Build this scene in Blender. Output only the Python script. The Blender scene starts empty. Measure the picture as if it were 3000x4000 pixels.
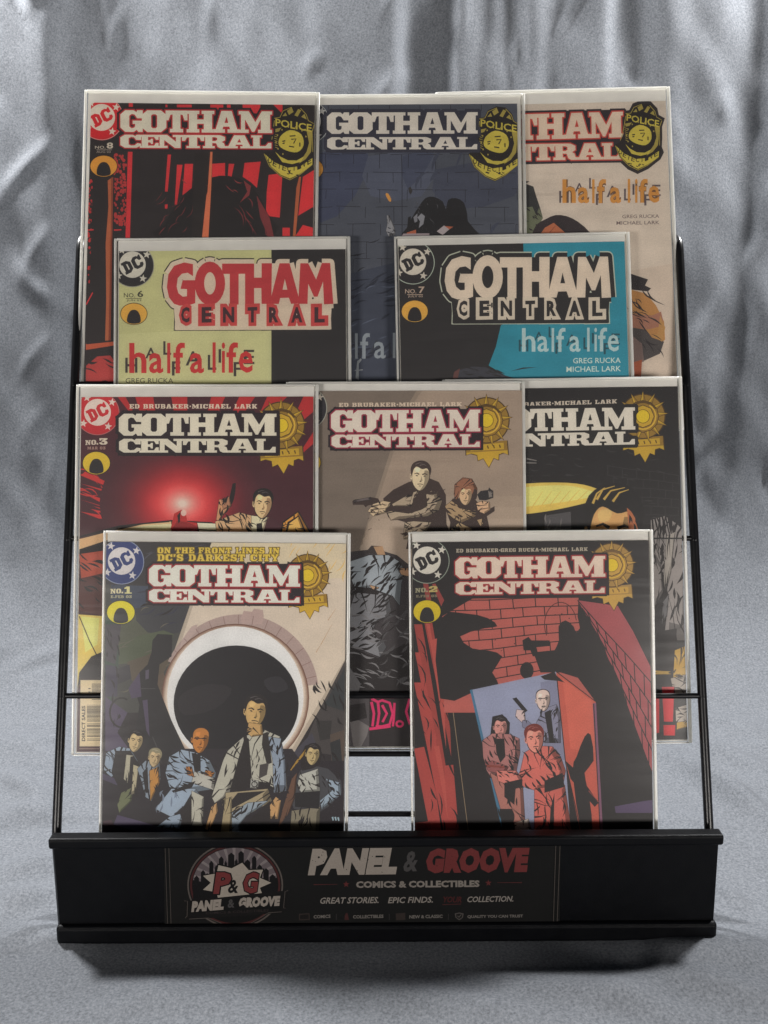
import bpy, bmesh, math, random
from mathutils import Vector as V, Matrix as MX, noise
from mathutils.geometry import delaunay_2d_cdt

S = bpy.context.scene
COL = S.collection
# ---------------------------------------------------------------- camera, world, lamps, exposure
FPX, CX, CY = 4000.0, 1500.0, 2000.0            # focal length and centre of the 3000 x 4000 picture
PITCH, ROLL = math.radians(11.6), math.radians(-0.35)
CAMPOS = V((0.0, -0.6486, 0.4396))
camd = bpy.data.cameras.new('camera'); cam = bpy.data.objects.new('camera', camd); COL.objects.link(cam)
camd.sensor_fit = 'VERTICAL'; camd.sensor_height = 24; camd.lens = 24 * FPX / 4000.0
camd.clip_start = 0.02; camd.clip_end = 50
CAMROT = MX.Rotation(math.pi / 2 - PITCH, 3, 'X') @ MX.Rotation(ROLL, 3, 'Z')
cam.matrix_world = MX.Translation(CAMPOS) @ CAMROT.to_4x4()
S.camera = cam
w = bpy.data.worlds.new('World'); S.world = w; w.use_nodes = True
bg = w.node_tree.nodes['Background']; bg.inputs['Color'].default_value = (0.80, 0.88, 1.0, 1); bg.inputs['Strength'].default_value = 0.035

def lamp(name, loc, target, sx, sy, power, color):
    d = bpy.data.lights.new(name, 'AREA'); d.shape = 'RECTANGLE'; d.size = sx; d.size_y = sy
    d.energy = power; d.color = color
    o = bpy.data.objects.new(name, d); COL.objects.link(o); o.location = loc
    o.rotation_euler = (V(target) - V(loc)).to_track_quat('-Z', 'Y').to_euler()
    return o
lamp('back_lamp', (-0.74, 0.50, 1.18), (0.0, 0.14, 0.20), 0.14, 0.14, 33.0, (1.0, 0.99, 0.98))
lamp('back_lamp', (0.74, 0.50, 1.18), (0.0, 0.14, 0.20), 0.14, 0.14, 26.0, (1.0, 0.99, 0.98))
lamp('front_fill', (-1.2, -1.7, 0.32), (0, 0, 0.42), 0.6, 0.26, 20.5, (1.0, 0.95, 0.90))  # unseen fill light, added behind the camera to brighten the backlit covers
lamp('front_fill', (1.2, -1.7, 0.32), (0, 0, 0.42), 0.6, 0.26, 20.5, (1.0, 0.95, 0.90))  # matching added fill from the right, no actual fixture there
S.view_settings.view_transform = 'Standard'; S.view_settings.look = 'None'
S.view_settings.exposure = 0.0; S.view_settings.gamma = 1.0; S.view_settings.use_curve_mapping = False
S.cycles.use_denoising = True
S.cycles.max_bounces = 10; S.cycles.transparent_max_bounces = 24; S.cycles.caustics_refractive = False

# ---------------------------------------------------------------- colour and materials
def lin(c):
    return tuple(((x / 255) / 12.92 if x / 255 <= 0.04045 else ((x / 255 + 0.055) / 1.055) ** 2.4) for x in c)

class Mat:
    def __init__(s, name):
        s.m = bpy.data.materials.new(name); s.m.use_nodes = True
        s.nt = s.m.node_tree; s.N = s.nt.nodes; s.N.clear()
        s.out = s.N.new('ShaderNodeOutputMaterial')
    def n(s, kind, **kw):
        nd = s.N.new(kind)
        for k, v in kw.items():
            if k.startswith('i_'):
                key = k[2:].replace('_', ' ')
                nd.inputs[key].default_value = v
            else: setattr(nd, k, v)
        return nd
    def l(s, a, b): s.nt.links.new(a, b)

def mat_plain(name, rgb, rough=0.5, metal=0.0, spec=0.5, var=0.15, scale=60.0, bump=0.0):
    M = Mat(name)
    p = M.n('ShaderNodeBsdfPrincipled', i_Roughness=rough, i_Metallic=metal)
    p.inputs['Specular IOR Level'].default_value = spec
    tc = M.n('ShaderNodeTexCoord'); ns = M.n('ShaderNodeTexNoise', i_Scale=scale, i_Detail=4.0)
    M.l(tc.outputs['Object'], ns.inputs['Vector'])
    rp = M.n('ShaderNodeMapRange'); rp.inputs['To Min'].default_value = 1 - var; rp.inputs['To Max'].default_value = 1 + var
    M.l(ns.outputs['Fac'], rp.inputs['Value'])
    mx = M.n('ShaderNodeVectorMath', operation='SCALE'); mx.inputs[0].default_value = rgb
    M.l(rp.outputs['Result'], mx.inputs['Scale']); M.l(mx.outputs['Vector'], p.inputs['Base Color'])
    rr = M.n('ShaderNodeMapRange'); rr.inputs['To Min'].default_value = rough * 0.8; rr.inputs['To Max'].default_value = min(1, rough * 1.25)
    M.l(ns.outputs['Fac'], rr.inputs['Value']); M.l(rr.outputs['Result'], p.inputs['Roughness'])
    if bump:
        n2 = M.n('ShaderNodeTexNoise', i_Scale=scale * 25, i_Detail=3.0); M.l(tc.outputs['Object'], n2.inputs['Vector'])
        b = M.n('ShaderNodeBump', i_Strength=bump, i_Distance=0.0006); M.l(n2.outputs['Fac'], b.inputs['Height']); M.l(b.outputs['Normal'], p.inputs['Normal'])
    M.l(p.outputs['BSDF'], M.out.inputs['Surface'])
    return M.m

def mat_print(name, rough, spec, gain):
    M = Mat(name)
    p = M.n('ShaderNodeBsdfPrincipled', i_Roughness=rough); p.inputs['Specular IOR Level'].default_value = spec
    at = M.n('ShaderNodeAttribute', attribute_name='ink')
    tc = M.n('ShaderNodeTexCoord')
    ns = M.n('ShaderNodeTexNoise', i_Scale=45.0, i_Detail=5.0, i_Roughness=0.6); M.l(tc.outputs['Object'], ns.inputs['Vector'])
    n2 = M.n('ShaderNodeTexNoise', i_Scale=900.0, i_Detail=2.0); M.l(tc.outputs['Object'], n2.inputs['Vector'])
    ad = M.n('ShaderNodeMath', operation='ADD'); M.l(ns.outputs['Fac'], ad.inputs[0]); M.l(n2.outputs['Fac'], ad.inputs[1])
    rp = M.n('ShaderNodeMapRange'); rp.inputs['From Min'].default_value = 0.6; rp.inputs['From Max'].default_value = 1.4
    rp.inputs['To Min'].default_value = gain * 0.86; rp.inputs['To Max'].default_value = gain * 1.14
    M.l(ad.outputs[0], rp.inputs['Value'])
    mx = M.n('ShaderNodeVectorMath', operation='SCALE'); M.l(at.outputs['Color'], mx.inputs[0]); M.l(rp.outputs['Result'], mx.inputs['Scale'])
    M.l(mx.outputs['Vector'], p.inputs['Base Color']); M.l(p.outputs['BSDF'], M.out.inputs['Surface'])
    return M.m

def mat_film():
    M = Mat('clear_film')
    tc = M.n('ShaderNodeTexCoord'); oi = M.n('ShaderNodeObjectInfo')
    off = M.n('ShaderNodeVectorMath', operation='SCALE'); off.inputs[0].default_value = (31.0, 17.0, 5.0); M.l(oi.outputs['Random'], off.inputs['Scale'])
    ad = M.n('ShaderNodeVectorMath', operation='ADD'); M.l(tc.outputs['Object'], ad.inputs[0]); M.l(off.outputs['Vector'], ad.inputs[1])
    mp = M.n('ShaderNodeMapping'); mp.inputs['Rotation'].default_value = (0, 0, math.radians(-52)); mp.inputs['Scale'].default_value = (4, 26, 20)
    M.l(ad.outputs['Vector'], mp.inputs['Vector'])
    ns = M.n('ShaderNodeTexNoise', i_Scale=1.0, i_Detail=3.0, i_Distortion=0.5); M.l(mp.outputs['Vector'], ns.inputs['Vector'])
    b = M.n('ShaderNodeBump', i_Strength=0.6, i_Distance=0.0022); M.l(ns.outputs['Fac'], b.inputs['Height'])
    gl = M.n('ShaderNodeBsdfGlossy', i_Roughness=0.17); M.l(b.outputs['Normal'], gl.inputs['Normal'])
    tr = M.n('ShaderNodeBsdfTransparent'); tr.inputs['Color'].default_value = (0.985, 0.985, 0.975, 1)
    fr = M.n('ShaderNodeFresnel', i_IOR=1.49); M.l(b.outputs['Normal'], fr.inputs['Normal'])
    mu = M.n('ShaderNodeMath', operation='MULTIPLY'); mu.inputs[1].default_value = 1.1; M.l(fr.outputs[0], mu.inputs[0])
    mx = M.n('ShaderNodeMixShader'); M.l(mu.outputs[0], mx.inputs[0]); M.l(tr.outputs[0], mx.inputs[1]); M.l(gl.outputs[0], mx.inputs[2])
    hz = M.n('ShaderNodeBsdfDiffuse'); hz.inputs['Color'].default_value = (0.9, 0.9, 0.9, 1); ht = M.n('ShaderNodeBsdfTranslucent'); ht.inputs['Color'].default_value = (0.9, 0.9, 0.9, 1)
    hm = M.n('ShaderNodeMixShader', i_Fac=0.5); M.l(hz.outputs[0], hm.inputs[1]); M.l(ht.outputs[0], hm.inputs[2])
    hx = M.n('ShaderNodeMixShader', i_Fac=0.02); M.l(mx.outputs[0], hx.inputs[1]); M.l(hm.outputs[0], hx.inputs[2])   # the slight milkiness of the plastic
    M.l(hx.outputs[0], M.out.inputs['Surface'])
    return M.m

def mat_translucent(name, rgb, tfac, clear=0.0, gloss=0.06, grough=0.12):
    M = Mat(name)
    d = M.n('ShaderNodeBsdfDiffuse'); t = M.n('ShaderNodeBsdfTranslucent')
    tc = M.n('ShaderNodeTexCoord'); ns = M.n('ShaderNodeTexNoise', i_Scale=70.0, i_Detail=4.0); M.l(tc.outputs['Object'], ns.inputs['Vector'])
    rp = M.n('ShaderNodeMapRange'); rp.inputs['To Min'].default_value = 0.90; rp.inputs['To Max'].default_value = 1.08; M.l(ns.outputs['Fac'], rp.inputs['Value'])
    mxv = M.n('ShaderNodeVectorMath', operation='SCALE'); mxv.inputs[0].default_value = rgb; M.l(rp.outputs['Result'], mxv.inputs['Scale'])
    M.l(mxv.outputs['Vector'], d.inputs['Color']); M.l(mxv.outputs['Vector'], t.inputs['Color'])
    mx = M.n('ShaderNodeMixShader', i_Fac=tfac); M.l(d.outputs[0], mx.inputs[1]); M.l(t.outputs[0], mx.inputs[2])
    gl = M.n('ShaderNodeBsdfGlossy', i_Roughness=grough); m2 = M.n('ShaderNodeMixShader', i_Fac=gloss); M.l(mx.outputs[0], m2.inputs[1]); M.l(gl.outputs[0], m2.inputs[2])
    last = m2
    if clear:
        tr = M.n('ShaderNodeBsdfTransparent'); m3 = M.n('ShaderNodeMixShader', i_Fac=clear); M.l(m2.outputs[0], m3.inputs[1]); M.l(tr.outputs[0], m3.inputs[2]); last = m3
    M.l(last.outputs[0], M.out.inputs['Surface'])
    return M.m

def mat_cloth():
    M = Mat('grey_backdrop_cloth')
    p = M.n('ShaderNodeBsdfPrincipled', i_Roughness=0.8); p.inputs['Specular IOR Level'].default_value = 0.2
    p.inputs['Sheen Weight'].default_value = 0.0; p.inputs['Sheen Roughness'].default_value = 0.4
    tc = M.n('ShaderNodeTexCoord')
    n1 = M.n('ShaderNodeTexNoise', i_Scale=520.0, i_Detail=3.0, i_Roughness=0.7); M.l(tc.outputs['Object'], n1.inputs['Vector'])
    n2 = M.n('ShaderNodeTexNoise', i_Scale=5.0, i_Detail=3.0); M.l(tc.outputs['Object'], n2.inputs['Vector'])
    cr = M.n('ShaderNodeValToRGB'); cr.color_ramp.elements[0].position = 0.30; cr.color_ramp.elements[1].position = 0.72
    cr.color_ramp.elements[0].color = (0.084, 0.091, 0.103, 1); cr.color_ramp.elements[1].color = (0.200, 0.212, 0.232, 1)
    M.l(n1.outputs['Fac'], cr.inputs['Fac'])
    rp = M.n('ShaderNodeMapRange'); rp.inputs['To Min'].default_value = 0.93; rp.inputs['To Max'].default_value = 1.07; M.l(n2.outputs['Fac'], rp.inputs['Value'])
    mx = M.n('ShaderNodeVectorMath', operation='SCALE'); M.l(cr.outputs['Color'], mx.inputs[0]); M.l(rp.outputs['Result'], mx.inputs['Scale'])
    M.l(mx.outputs['Vector'], p.inputs['Base Color'])
    wv = M.n('ShaderNodeTexNoise', i_Scale=700.0, i_Detail=2.0); M.l(tc.outputs['Object'], wv.inputs['Vector'])
    n3 = M.n('ShaderNodeTexNoise', noise_type='RIDGED_MULTIFRACTAL', i_Scale=5.5, i_Detail=3.0, i_Distortion=0.9); M.l(tc.outputs['Object'], n3.inputs['Vector'])
    b1 = M.n('ShaderNodeBump', i_Strength=0.18, i_Distance=0.0008); M.l(wv.outputs['Fac'], b1.inputs['Height'])
    b2 = M.n('ShaderNodeBump', i_Strength=0.22, i_Distance=0.005); M.l(n3.outputs['Fac'], b2.inputs['Height']); M.l(b1.outputs['Normal'], b2.inputs['Normal'])
    M.l(b2.outputs['Normal'], p.inputs['Normal']); M.l(p.outputs['BSDF'], M.out.inputs['Surface'])
    return M.m

M_BLACK = mat_plain('black_powder_coat', (0.0020, 0.0022, 0.0030), rough=0.36, spec=0.14, var=0.2, scale=90, bump=0.25)
M_WIRE = mat_plain('black_enamel_wire', (0.006, 0.006, 0.007), rough=0.3, spec=0.35, var=0.2, scale=90)
M_PRINT = mat_print('printed_cover_paper', 0.42, 0.35, 1.0)
M_SIGN = mat_print('printed_sign_paper', 0.5, 0.08, 1.0)
M_FILM = mat_film()
M_EDGE = mat_translucent('sleeve_edge_plastic', (0.99, 0.98, 0.94), 0.4, 0.0, 0.3, 0.38)
M_BOARD = mat_translucent('white_backing_board', (0.95, 0.93, 0.89), 0.2)
M_PAGES = mat_plain('page_edges', (0.72, 0.67, 0.58), rough=0.8)
M_CLOTH = mat_cloth()

# ---------------------------------------------------------------- objects
def link(name, me, mats, parent=None, smooth=False):
    o = bpy.data.objects.new(name, me); COL.objects.link(o)
    for m in (mats if isinstance(mats, (list, tuple)) else [mats]): me.materials.append(m)
    if smooth:
        for p in me.polygons: p.use_smooth = True
    if parent is not None: o.parent = parent
    return o
def from_bm(name, bm, mats, parent=None, smooth=False):
    me = bpy.data.meshes.new(name); bm.to_mesh(me); bm.free()
    return link(name, me, mats, parent, smooth)
def empty(name, M=None):
    o = bpy.data.objects.new(name, None); COL.objects.link(o); o.empty_display_size = 0.02
    if M is not None: o.matrix_world = M
    return o
def add_box(bm, lo, hi, bevel=0.0, seg=2):
    r = bmesh.ops.create_cube(bm, size=1.0)
    c = (V(lo) + V(hi)) / 2; s = V(hi) - V(lo)
    for v in r['verts']: v.co = V((v.co.x * s.x + c.x, v.co.y * s.y + c.y, v.co.z * s.z + c.z))
    if bevel:
        es = list({e for v in r['verts'] for e in v.link_edges})
        bmesh.ops.bevel(bm, geom=es, offset=bevel, segments=seg, affect='EDGES', profile=0.5)
def add_tube(bm, pts, r, n=12):
    rings = []; pts = [V(p) for p in pts]; up = None
    for i, p in enumerate(pts):
        a = pts[max(0, i - 1)]; b = pts[min(len(pts) - 1, i + 1)]; t = (b - a).normalized()
        if up is None: up = t.orthogonal().normalized()
        up = (up - t * up.dot(t)).normalized(); q = t.cross(up)
        rings.append([bm.verts.new(p + (up * math.cos(k * math.tau / n) + q * math.sin(k * math.tau / n)) * r) for k in range(n)])
    for A, B in zip(rings, rings[1:]):
        for k in range(n): bm.faces.new((A[k], A[(k + 1) % n], B[(k + 1) % n], B[k]))
    bm.faces.new(rings[0][::-1]); bm.faces.new(rings[-1])
def bend(pts, rad, n=5):                     # rounds the inner corners of a polyline
    pts = [V(p) for p in pts]; out = [pts[0]]
    for i in range(1, len(pts) - 1):
        p = pts[i]; a = (pts[i - 1] - p); b = (pts[i + 1] - p); r = min(rad, a.length * .49, b.length * .49)
        A = p + a.normalized() * r; B = p + b.normalized() * r
        for k in range(n + 1):
            t = k / n; out.append(A * (1 - t) ** 2 + p * 2 * t * (1 - t) + B * t * t)
    out.append(pts[-1]); return out

# ---------------------------------------------------------------- photo measurements to places
def ray(px, py): return CAMROT @ V(((px - CX) / FPX, -(py - CY) / FPX, -1.0))
def at_depth(px, py, d): return CAMPOS + ray(px, py) * d
class Plane:                                  # a leaning plane: depth d0 (m) at picture row y0, tilt phi towards the viewer below
    def __init__(s, y0, d0, phi):
        s.p = at_depth(CX, y0, d0); f = math.radians(phi)
        s.n = (CAMROT @ V((0, math.sin(f), math.cos(f)))).normalized()
    def hit(s, px, py):
        r = ray(px, py); return CAMPOS + r * ((s.p - CAMPOS).dot(s.n) / r.dot(s.n))
class Floor(Plane):
    def __init__(s): s.p = V((0, 0, 0)); s.n = V((0, 0, 1))
class Front(Plane):
    def __init__(s, y): s.p = V((0, y, 0)); s.n = V((0, -1, 0))
# ---------------------------------------------------------------- printing: coloured shapes laid out flat and merged into one sheet
SLAB = {
'G': (1.0, [[(.22,0),(.6,0),(.72,.09),(.76,0),(1,0),(1,.37),(.75,.37),(.64,.2),(.52,.17),(.4,.25),(.4,.75),(.5,.83),(.62,.8),(.66,.74),(.66,.63),(.55,.63),(.55,.48),(1,.48),(1,1),(.8,1),(.74,.9),(.6,1),(.22,1),(0,.8),(0,.2)]]),
'O': (1.05, [[(.5,0),(.78,0),(1,.2),(1,.8),(.78,1),(.5,1),(.5,.82),(.56,.82),(.62,.76),(.62,.24),(.56,.18),(.5,.18)],[(.5,0),(.22,0),(0,.2),(0,.8),(.22,1),(.5,1),(.5,.82),(.44,.82),(.38,.76),(.38,.24),(.44,.18),(.5,.18)]]),
'T': (1.0, [[(0,0),(1,0),(1,.45),(.86,.45),(.78,.2),(.68,.18),(.68,.84),(.8,.84),(.8,1),(.2,1),(.2,.84),(.32,.84),(.32,.18),(.22,.2),(.14,.45),(0,.45)]]),
'H': (1.15, [[(0,0),(.46,0),(.46,.15),(.38,.15),(.38,.4),(.62,.4),(.62,.15),(.54,.15),(.54,0),(1,0),(1,.15),(.92,.15),(.92,.85),(1,.85),(1,1),(.54,1),(.54,.85),(.62,.85),(.62,.6),(.38,.6),(.38,.85),(.46,.85),(.46,1),(0,1),(0,.85),(.08,.85),(.08,.15),(0,.15)]]),
'A': (1.15, [[(.3,0),(.5,0),(.5,.26),(.34,.86),(.08,.86)],[(.5,0),(.7,0),(.92,.86),(.64,.86),(.5,.26)],[(.3,.55),(.66,.55),(.69,.72),(.27,.72)],[(0,.84),(.44,.84),(.44,1),(0,1)],[(.54,.84),(1,.84),(1,1),(.54,1)]]),
'M': (1.5, [[(0,0),(.3,0),(.5,.5),(.69,0),(1,0),(1,.15),(.94,.15),(.94,.85),(1,.85),(1,1),(.58,1),(.58,.85),(.66,.85),(.66,.38),(.47,.95),(.4,.95),(.19,.38),(.19,.85),(.3,.85),(.3,1),(0,1),(0,.85),(.07,.85),(.07,.15),(0,.15)]]),
'C': (1.0, [[(.22,0),(.6,0),(.72,.1),(.78,0),(1,0),(1,.4),(.76,.4),(.66,.2),(.52,.17),(.4,.27),(.4,.73),(.52,.83),(.7,.8),(.82,.64),(1,.68),(1,.82),(.78,1),(.22,1),(0,.8),(0,.2)]]),
'E': (.95, [[(0,0),(1,0),(1,.38),(.86,.38),(.76,.17),(.44,.17),(.44,.4),(.56,.4),(.6,.3),(.7,.3),(.7,.7),(.6,.7),(.56,.58),(.44,.58),(.44,.83),(.76,.83),(.86,.62),(1,.62),(1,1),(0,1),(0,.84),(.1,.84),(.1,.16),(0,.16)]]),
'N': (1.15, [[(0,0),(.38,0),(.72,.52),(.72,.16),(.6,.16),(.6,0),(1,0),(1,.16),(.9,.16),(.9,1),(.68,1),(.27,.4),(.27,.84),(.4,.84),(.4,1),(0,1),(0,.84),(.09,.84),(.09,.16),(0,.16)]]),
'R': (1.1, [[(0,0),(.7,0),(.9,.14),(.9,.4),(.76,.52),(.86,.62),(.9,.84),(1,.84),(1,1),(.72,1),(.6,.9),(.54,.62),(.38,.6),(.38,.45),(.5,.45),(.58,.38),(.58,.22),(.5,.16),(.38,.16),(.38,.84),(.48,.84),(.48,1),(0,1),(0,.84),(.09,.84),(.09,.16),(0,.16)]]),
'L': (.95, [[(0,0),(.52,0),(.52,.16),(.42,.16),(.42,.82),(.72,.82),(.85,.58),(1,.58),(1,1),(0,1),(0,.84),(.1,.84),(.1,.16),(0,.16)]]),
'B': (1.0, [[(0,0),(.75,0),(.95,.13),(.95,.36),(.84,.48),(1,.6),(1,.86),(.8,1),(.38,1),(.38,.84),(.58,.84),(.66,.78),(.66,.62),(.58,.56),(.38,.56),(.38,.42),(.56,.42),(.62,.36),(.62,.22),(.56,.16),(.38,.16),(.38,1),(0,1),(0,.84),(.09,.84),(.09,.16),(0,.16)]]),
'D': (1.0, [[(0,0),(.72,0),(1,.22),(1,.78),(.72,1),(.38,1),(.38,.83),(.56,.83),(.64,.74),(.64,.26),(.56,.17),(.38,.17),(.38,1),(0,1),(0,.84),(.09,.84),(.09,.16),(0,.16)]]),
'U': (1.1, [[(0,0),(.48,0),(.48,.16),(.38,.16),(.38,.74),(.46,.82),(.6,.82),(.68,.74),(.68,.16),(.58,.16),(.58,0),(1,0),(1,.16),(.92,.16),(.92,.8),(.72,1),(.3,1),(.1,.8),(.1,.16),(0,.16)]]),
'K': (1.1, [[(0,0),(.46,0),(.46,.16),(.38,.16),(.38,.84),(.46,.84),(.46,1),(0,1),(0,.84),(.09,.84),(.09,.16),(0,.16)],[(.36,.45),(.64,.16),(.56,.16),(.56,0),(1,0),(1,.16),(.9,.16),(.64,.44),(.92,.84),(1,.84),(1,1),(.64,1),(.36,.6)]]),
'I': (.55, [[(0,0),(1,0),(1,.16),(.82,.16),(.82,.84),(1,.84),(1,1),(0,1),(0,.84),(.18,.84),(.18,.16),(0,.16)]]),
'F': (.95, [[(0,0),(1,0),(1,.4),(.86,.4),(.76,.17),(.42,.17),(.42,.42),(.6,.42),(.66,.3),(.76,.3),(.76,.72),(.66,.72),(.6,.6),(.42,.6),(.42,.84),(.56,.84),(.56,1),(0,1),(0,.84),(.1,.84),(.1,.16),(0,.16)]]),
'S': (.95, [[(.2,0),(.62,0),(.72,.08),(.78,0),(.95,0),(.95,.34),(.74,.34),(.62,.17),(.42,.17),(.36,.24),(.42,.34),(.84,.42),(1,.58),(1,.82),(.82,1),(.4,1),(.28,.92),(.22,1),(0,1),(0,.64),(.22,.64),(.36,.82),(.6,.82),(.66,.74),(.58,.64),(.18,.56),(0,.4),(0,.16)]]),
'Y': (1.1, [[(0,0),(.46,0),(.46,.16),(.4,.16),(.54,.38),(.66,.16),(.58,.16),(.58,0),(1,0),(1,.16),(.92,.16),(.68,.6),(.68,.84),(.78,.84),(.78,1),(.26,1),(.26,.84),(.36,.84),(.36,.6),(.08,.16),(0,.16)]]),
'1': (.7, [[(.3,0),(.72,0),(.72,.84),(1,.84),(1,1),(.05,1),(.05,.84),(.32,.84),(.32,.3),(.02,.36),(0,.2)]]),
'2': (1.0, [[(.25,0),(.75,0),(1,.16),(1,.44),(.45,.78),(.75,.78),(.85,.62),(1,.62),(1,1),(0,1),(0,.76),(.62,.4),(.62,.24),(.5,.18),(.38,.26),(.38,.4),(0,.4),(0,.16)]]),
'3': (1.0, [[(0,0),(1,0),(1,.18),(.66,.4),(.86,.44),(1,.58),(1,.82),(.78,1),(.22,1),(0,.84),(0,.64),(.34,.64),(.36,.78),(.5,.83),(.62,.76),(.62,.64),(.5,.56),(.26,.56),(.26,.42),(.56,.2),(.26,.2),(.18,.36),(0,.36)]]),
'0': (1.0, [[(.5,0),(.78,0),(1,.2),(1,.8),(.78,1),(.5,1),(.5,.8),(.64,.74),(.64,.26),(.5,.2)],[(.5,0),(.22,0),(0,.2),(0,.8),(.22,1),(.5,1),(.5,.8),(.36,.74),(.36,.26),(.5,.2)]]),
'.': (.34, [[(0,.66),(1,.66),(1,1),(0,1)]]),
'*': (.36, [[(.2,.34),(.8,.34),(1,.5),(.8,.66),(.2,.66),(0,.5)]]),
"'": (.34, [[(.1,0),(1,0),(.7,.4),(.1,.4)]]),
}
_tx = {}
def bfont(text, off):                         # triangles of the built-in font, letters as flat faces
    k = (text, off)
    if k not in _tx:
        c = bpy.data.curves.new('lettering', 'FONT'); c.body = text; c.resolution_u = 2; c.offset = off; c.space_character = 1.0 + max(0.0, off - .03) * 1.6; c.fill_mode = 'FRONT'
        o = bpy.data.objects.new('lettering', c); COL.objects.link(o)
        m = o.to_mesh(); tr = [[tuple(m.vertices[i].co.xy) for i in p.vertices] for p in m.polygons]
        o.to_mesh_clear(); bpy.data.objects.remove(o); bpy.data.curves.remove(c); _tx[k] = tr
    return _tx[k]
def smooth(pts, n=4):
    out = []; L = len(pts)
    for i in range(L):
        p0, p1, p2, p3 = [V(pts[(i + k) % L]) for k in (-1, 0, 1, 2)]
        for k in range(n):
            t = k / n
            out.append(tuple(0.5 * ((2 * p1) + (p2 - p0) * t + (2 * p0 - 5 * p1 + 4 * p2 - p3) * t * t + (3 * p1 - p0 - 3 * p2 + p3) * t ** 3)))
    return out
def pl(s):
    if not isinstance(s, str): return [tuple(p) for p in s]
    n = [float(x) for x in s.replace(',', ' ').split()]
    return list(zip(n[::2], n[1::2]))

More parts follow.
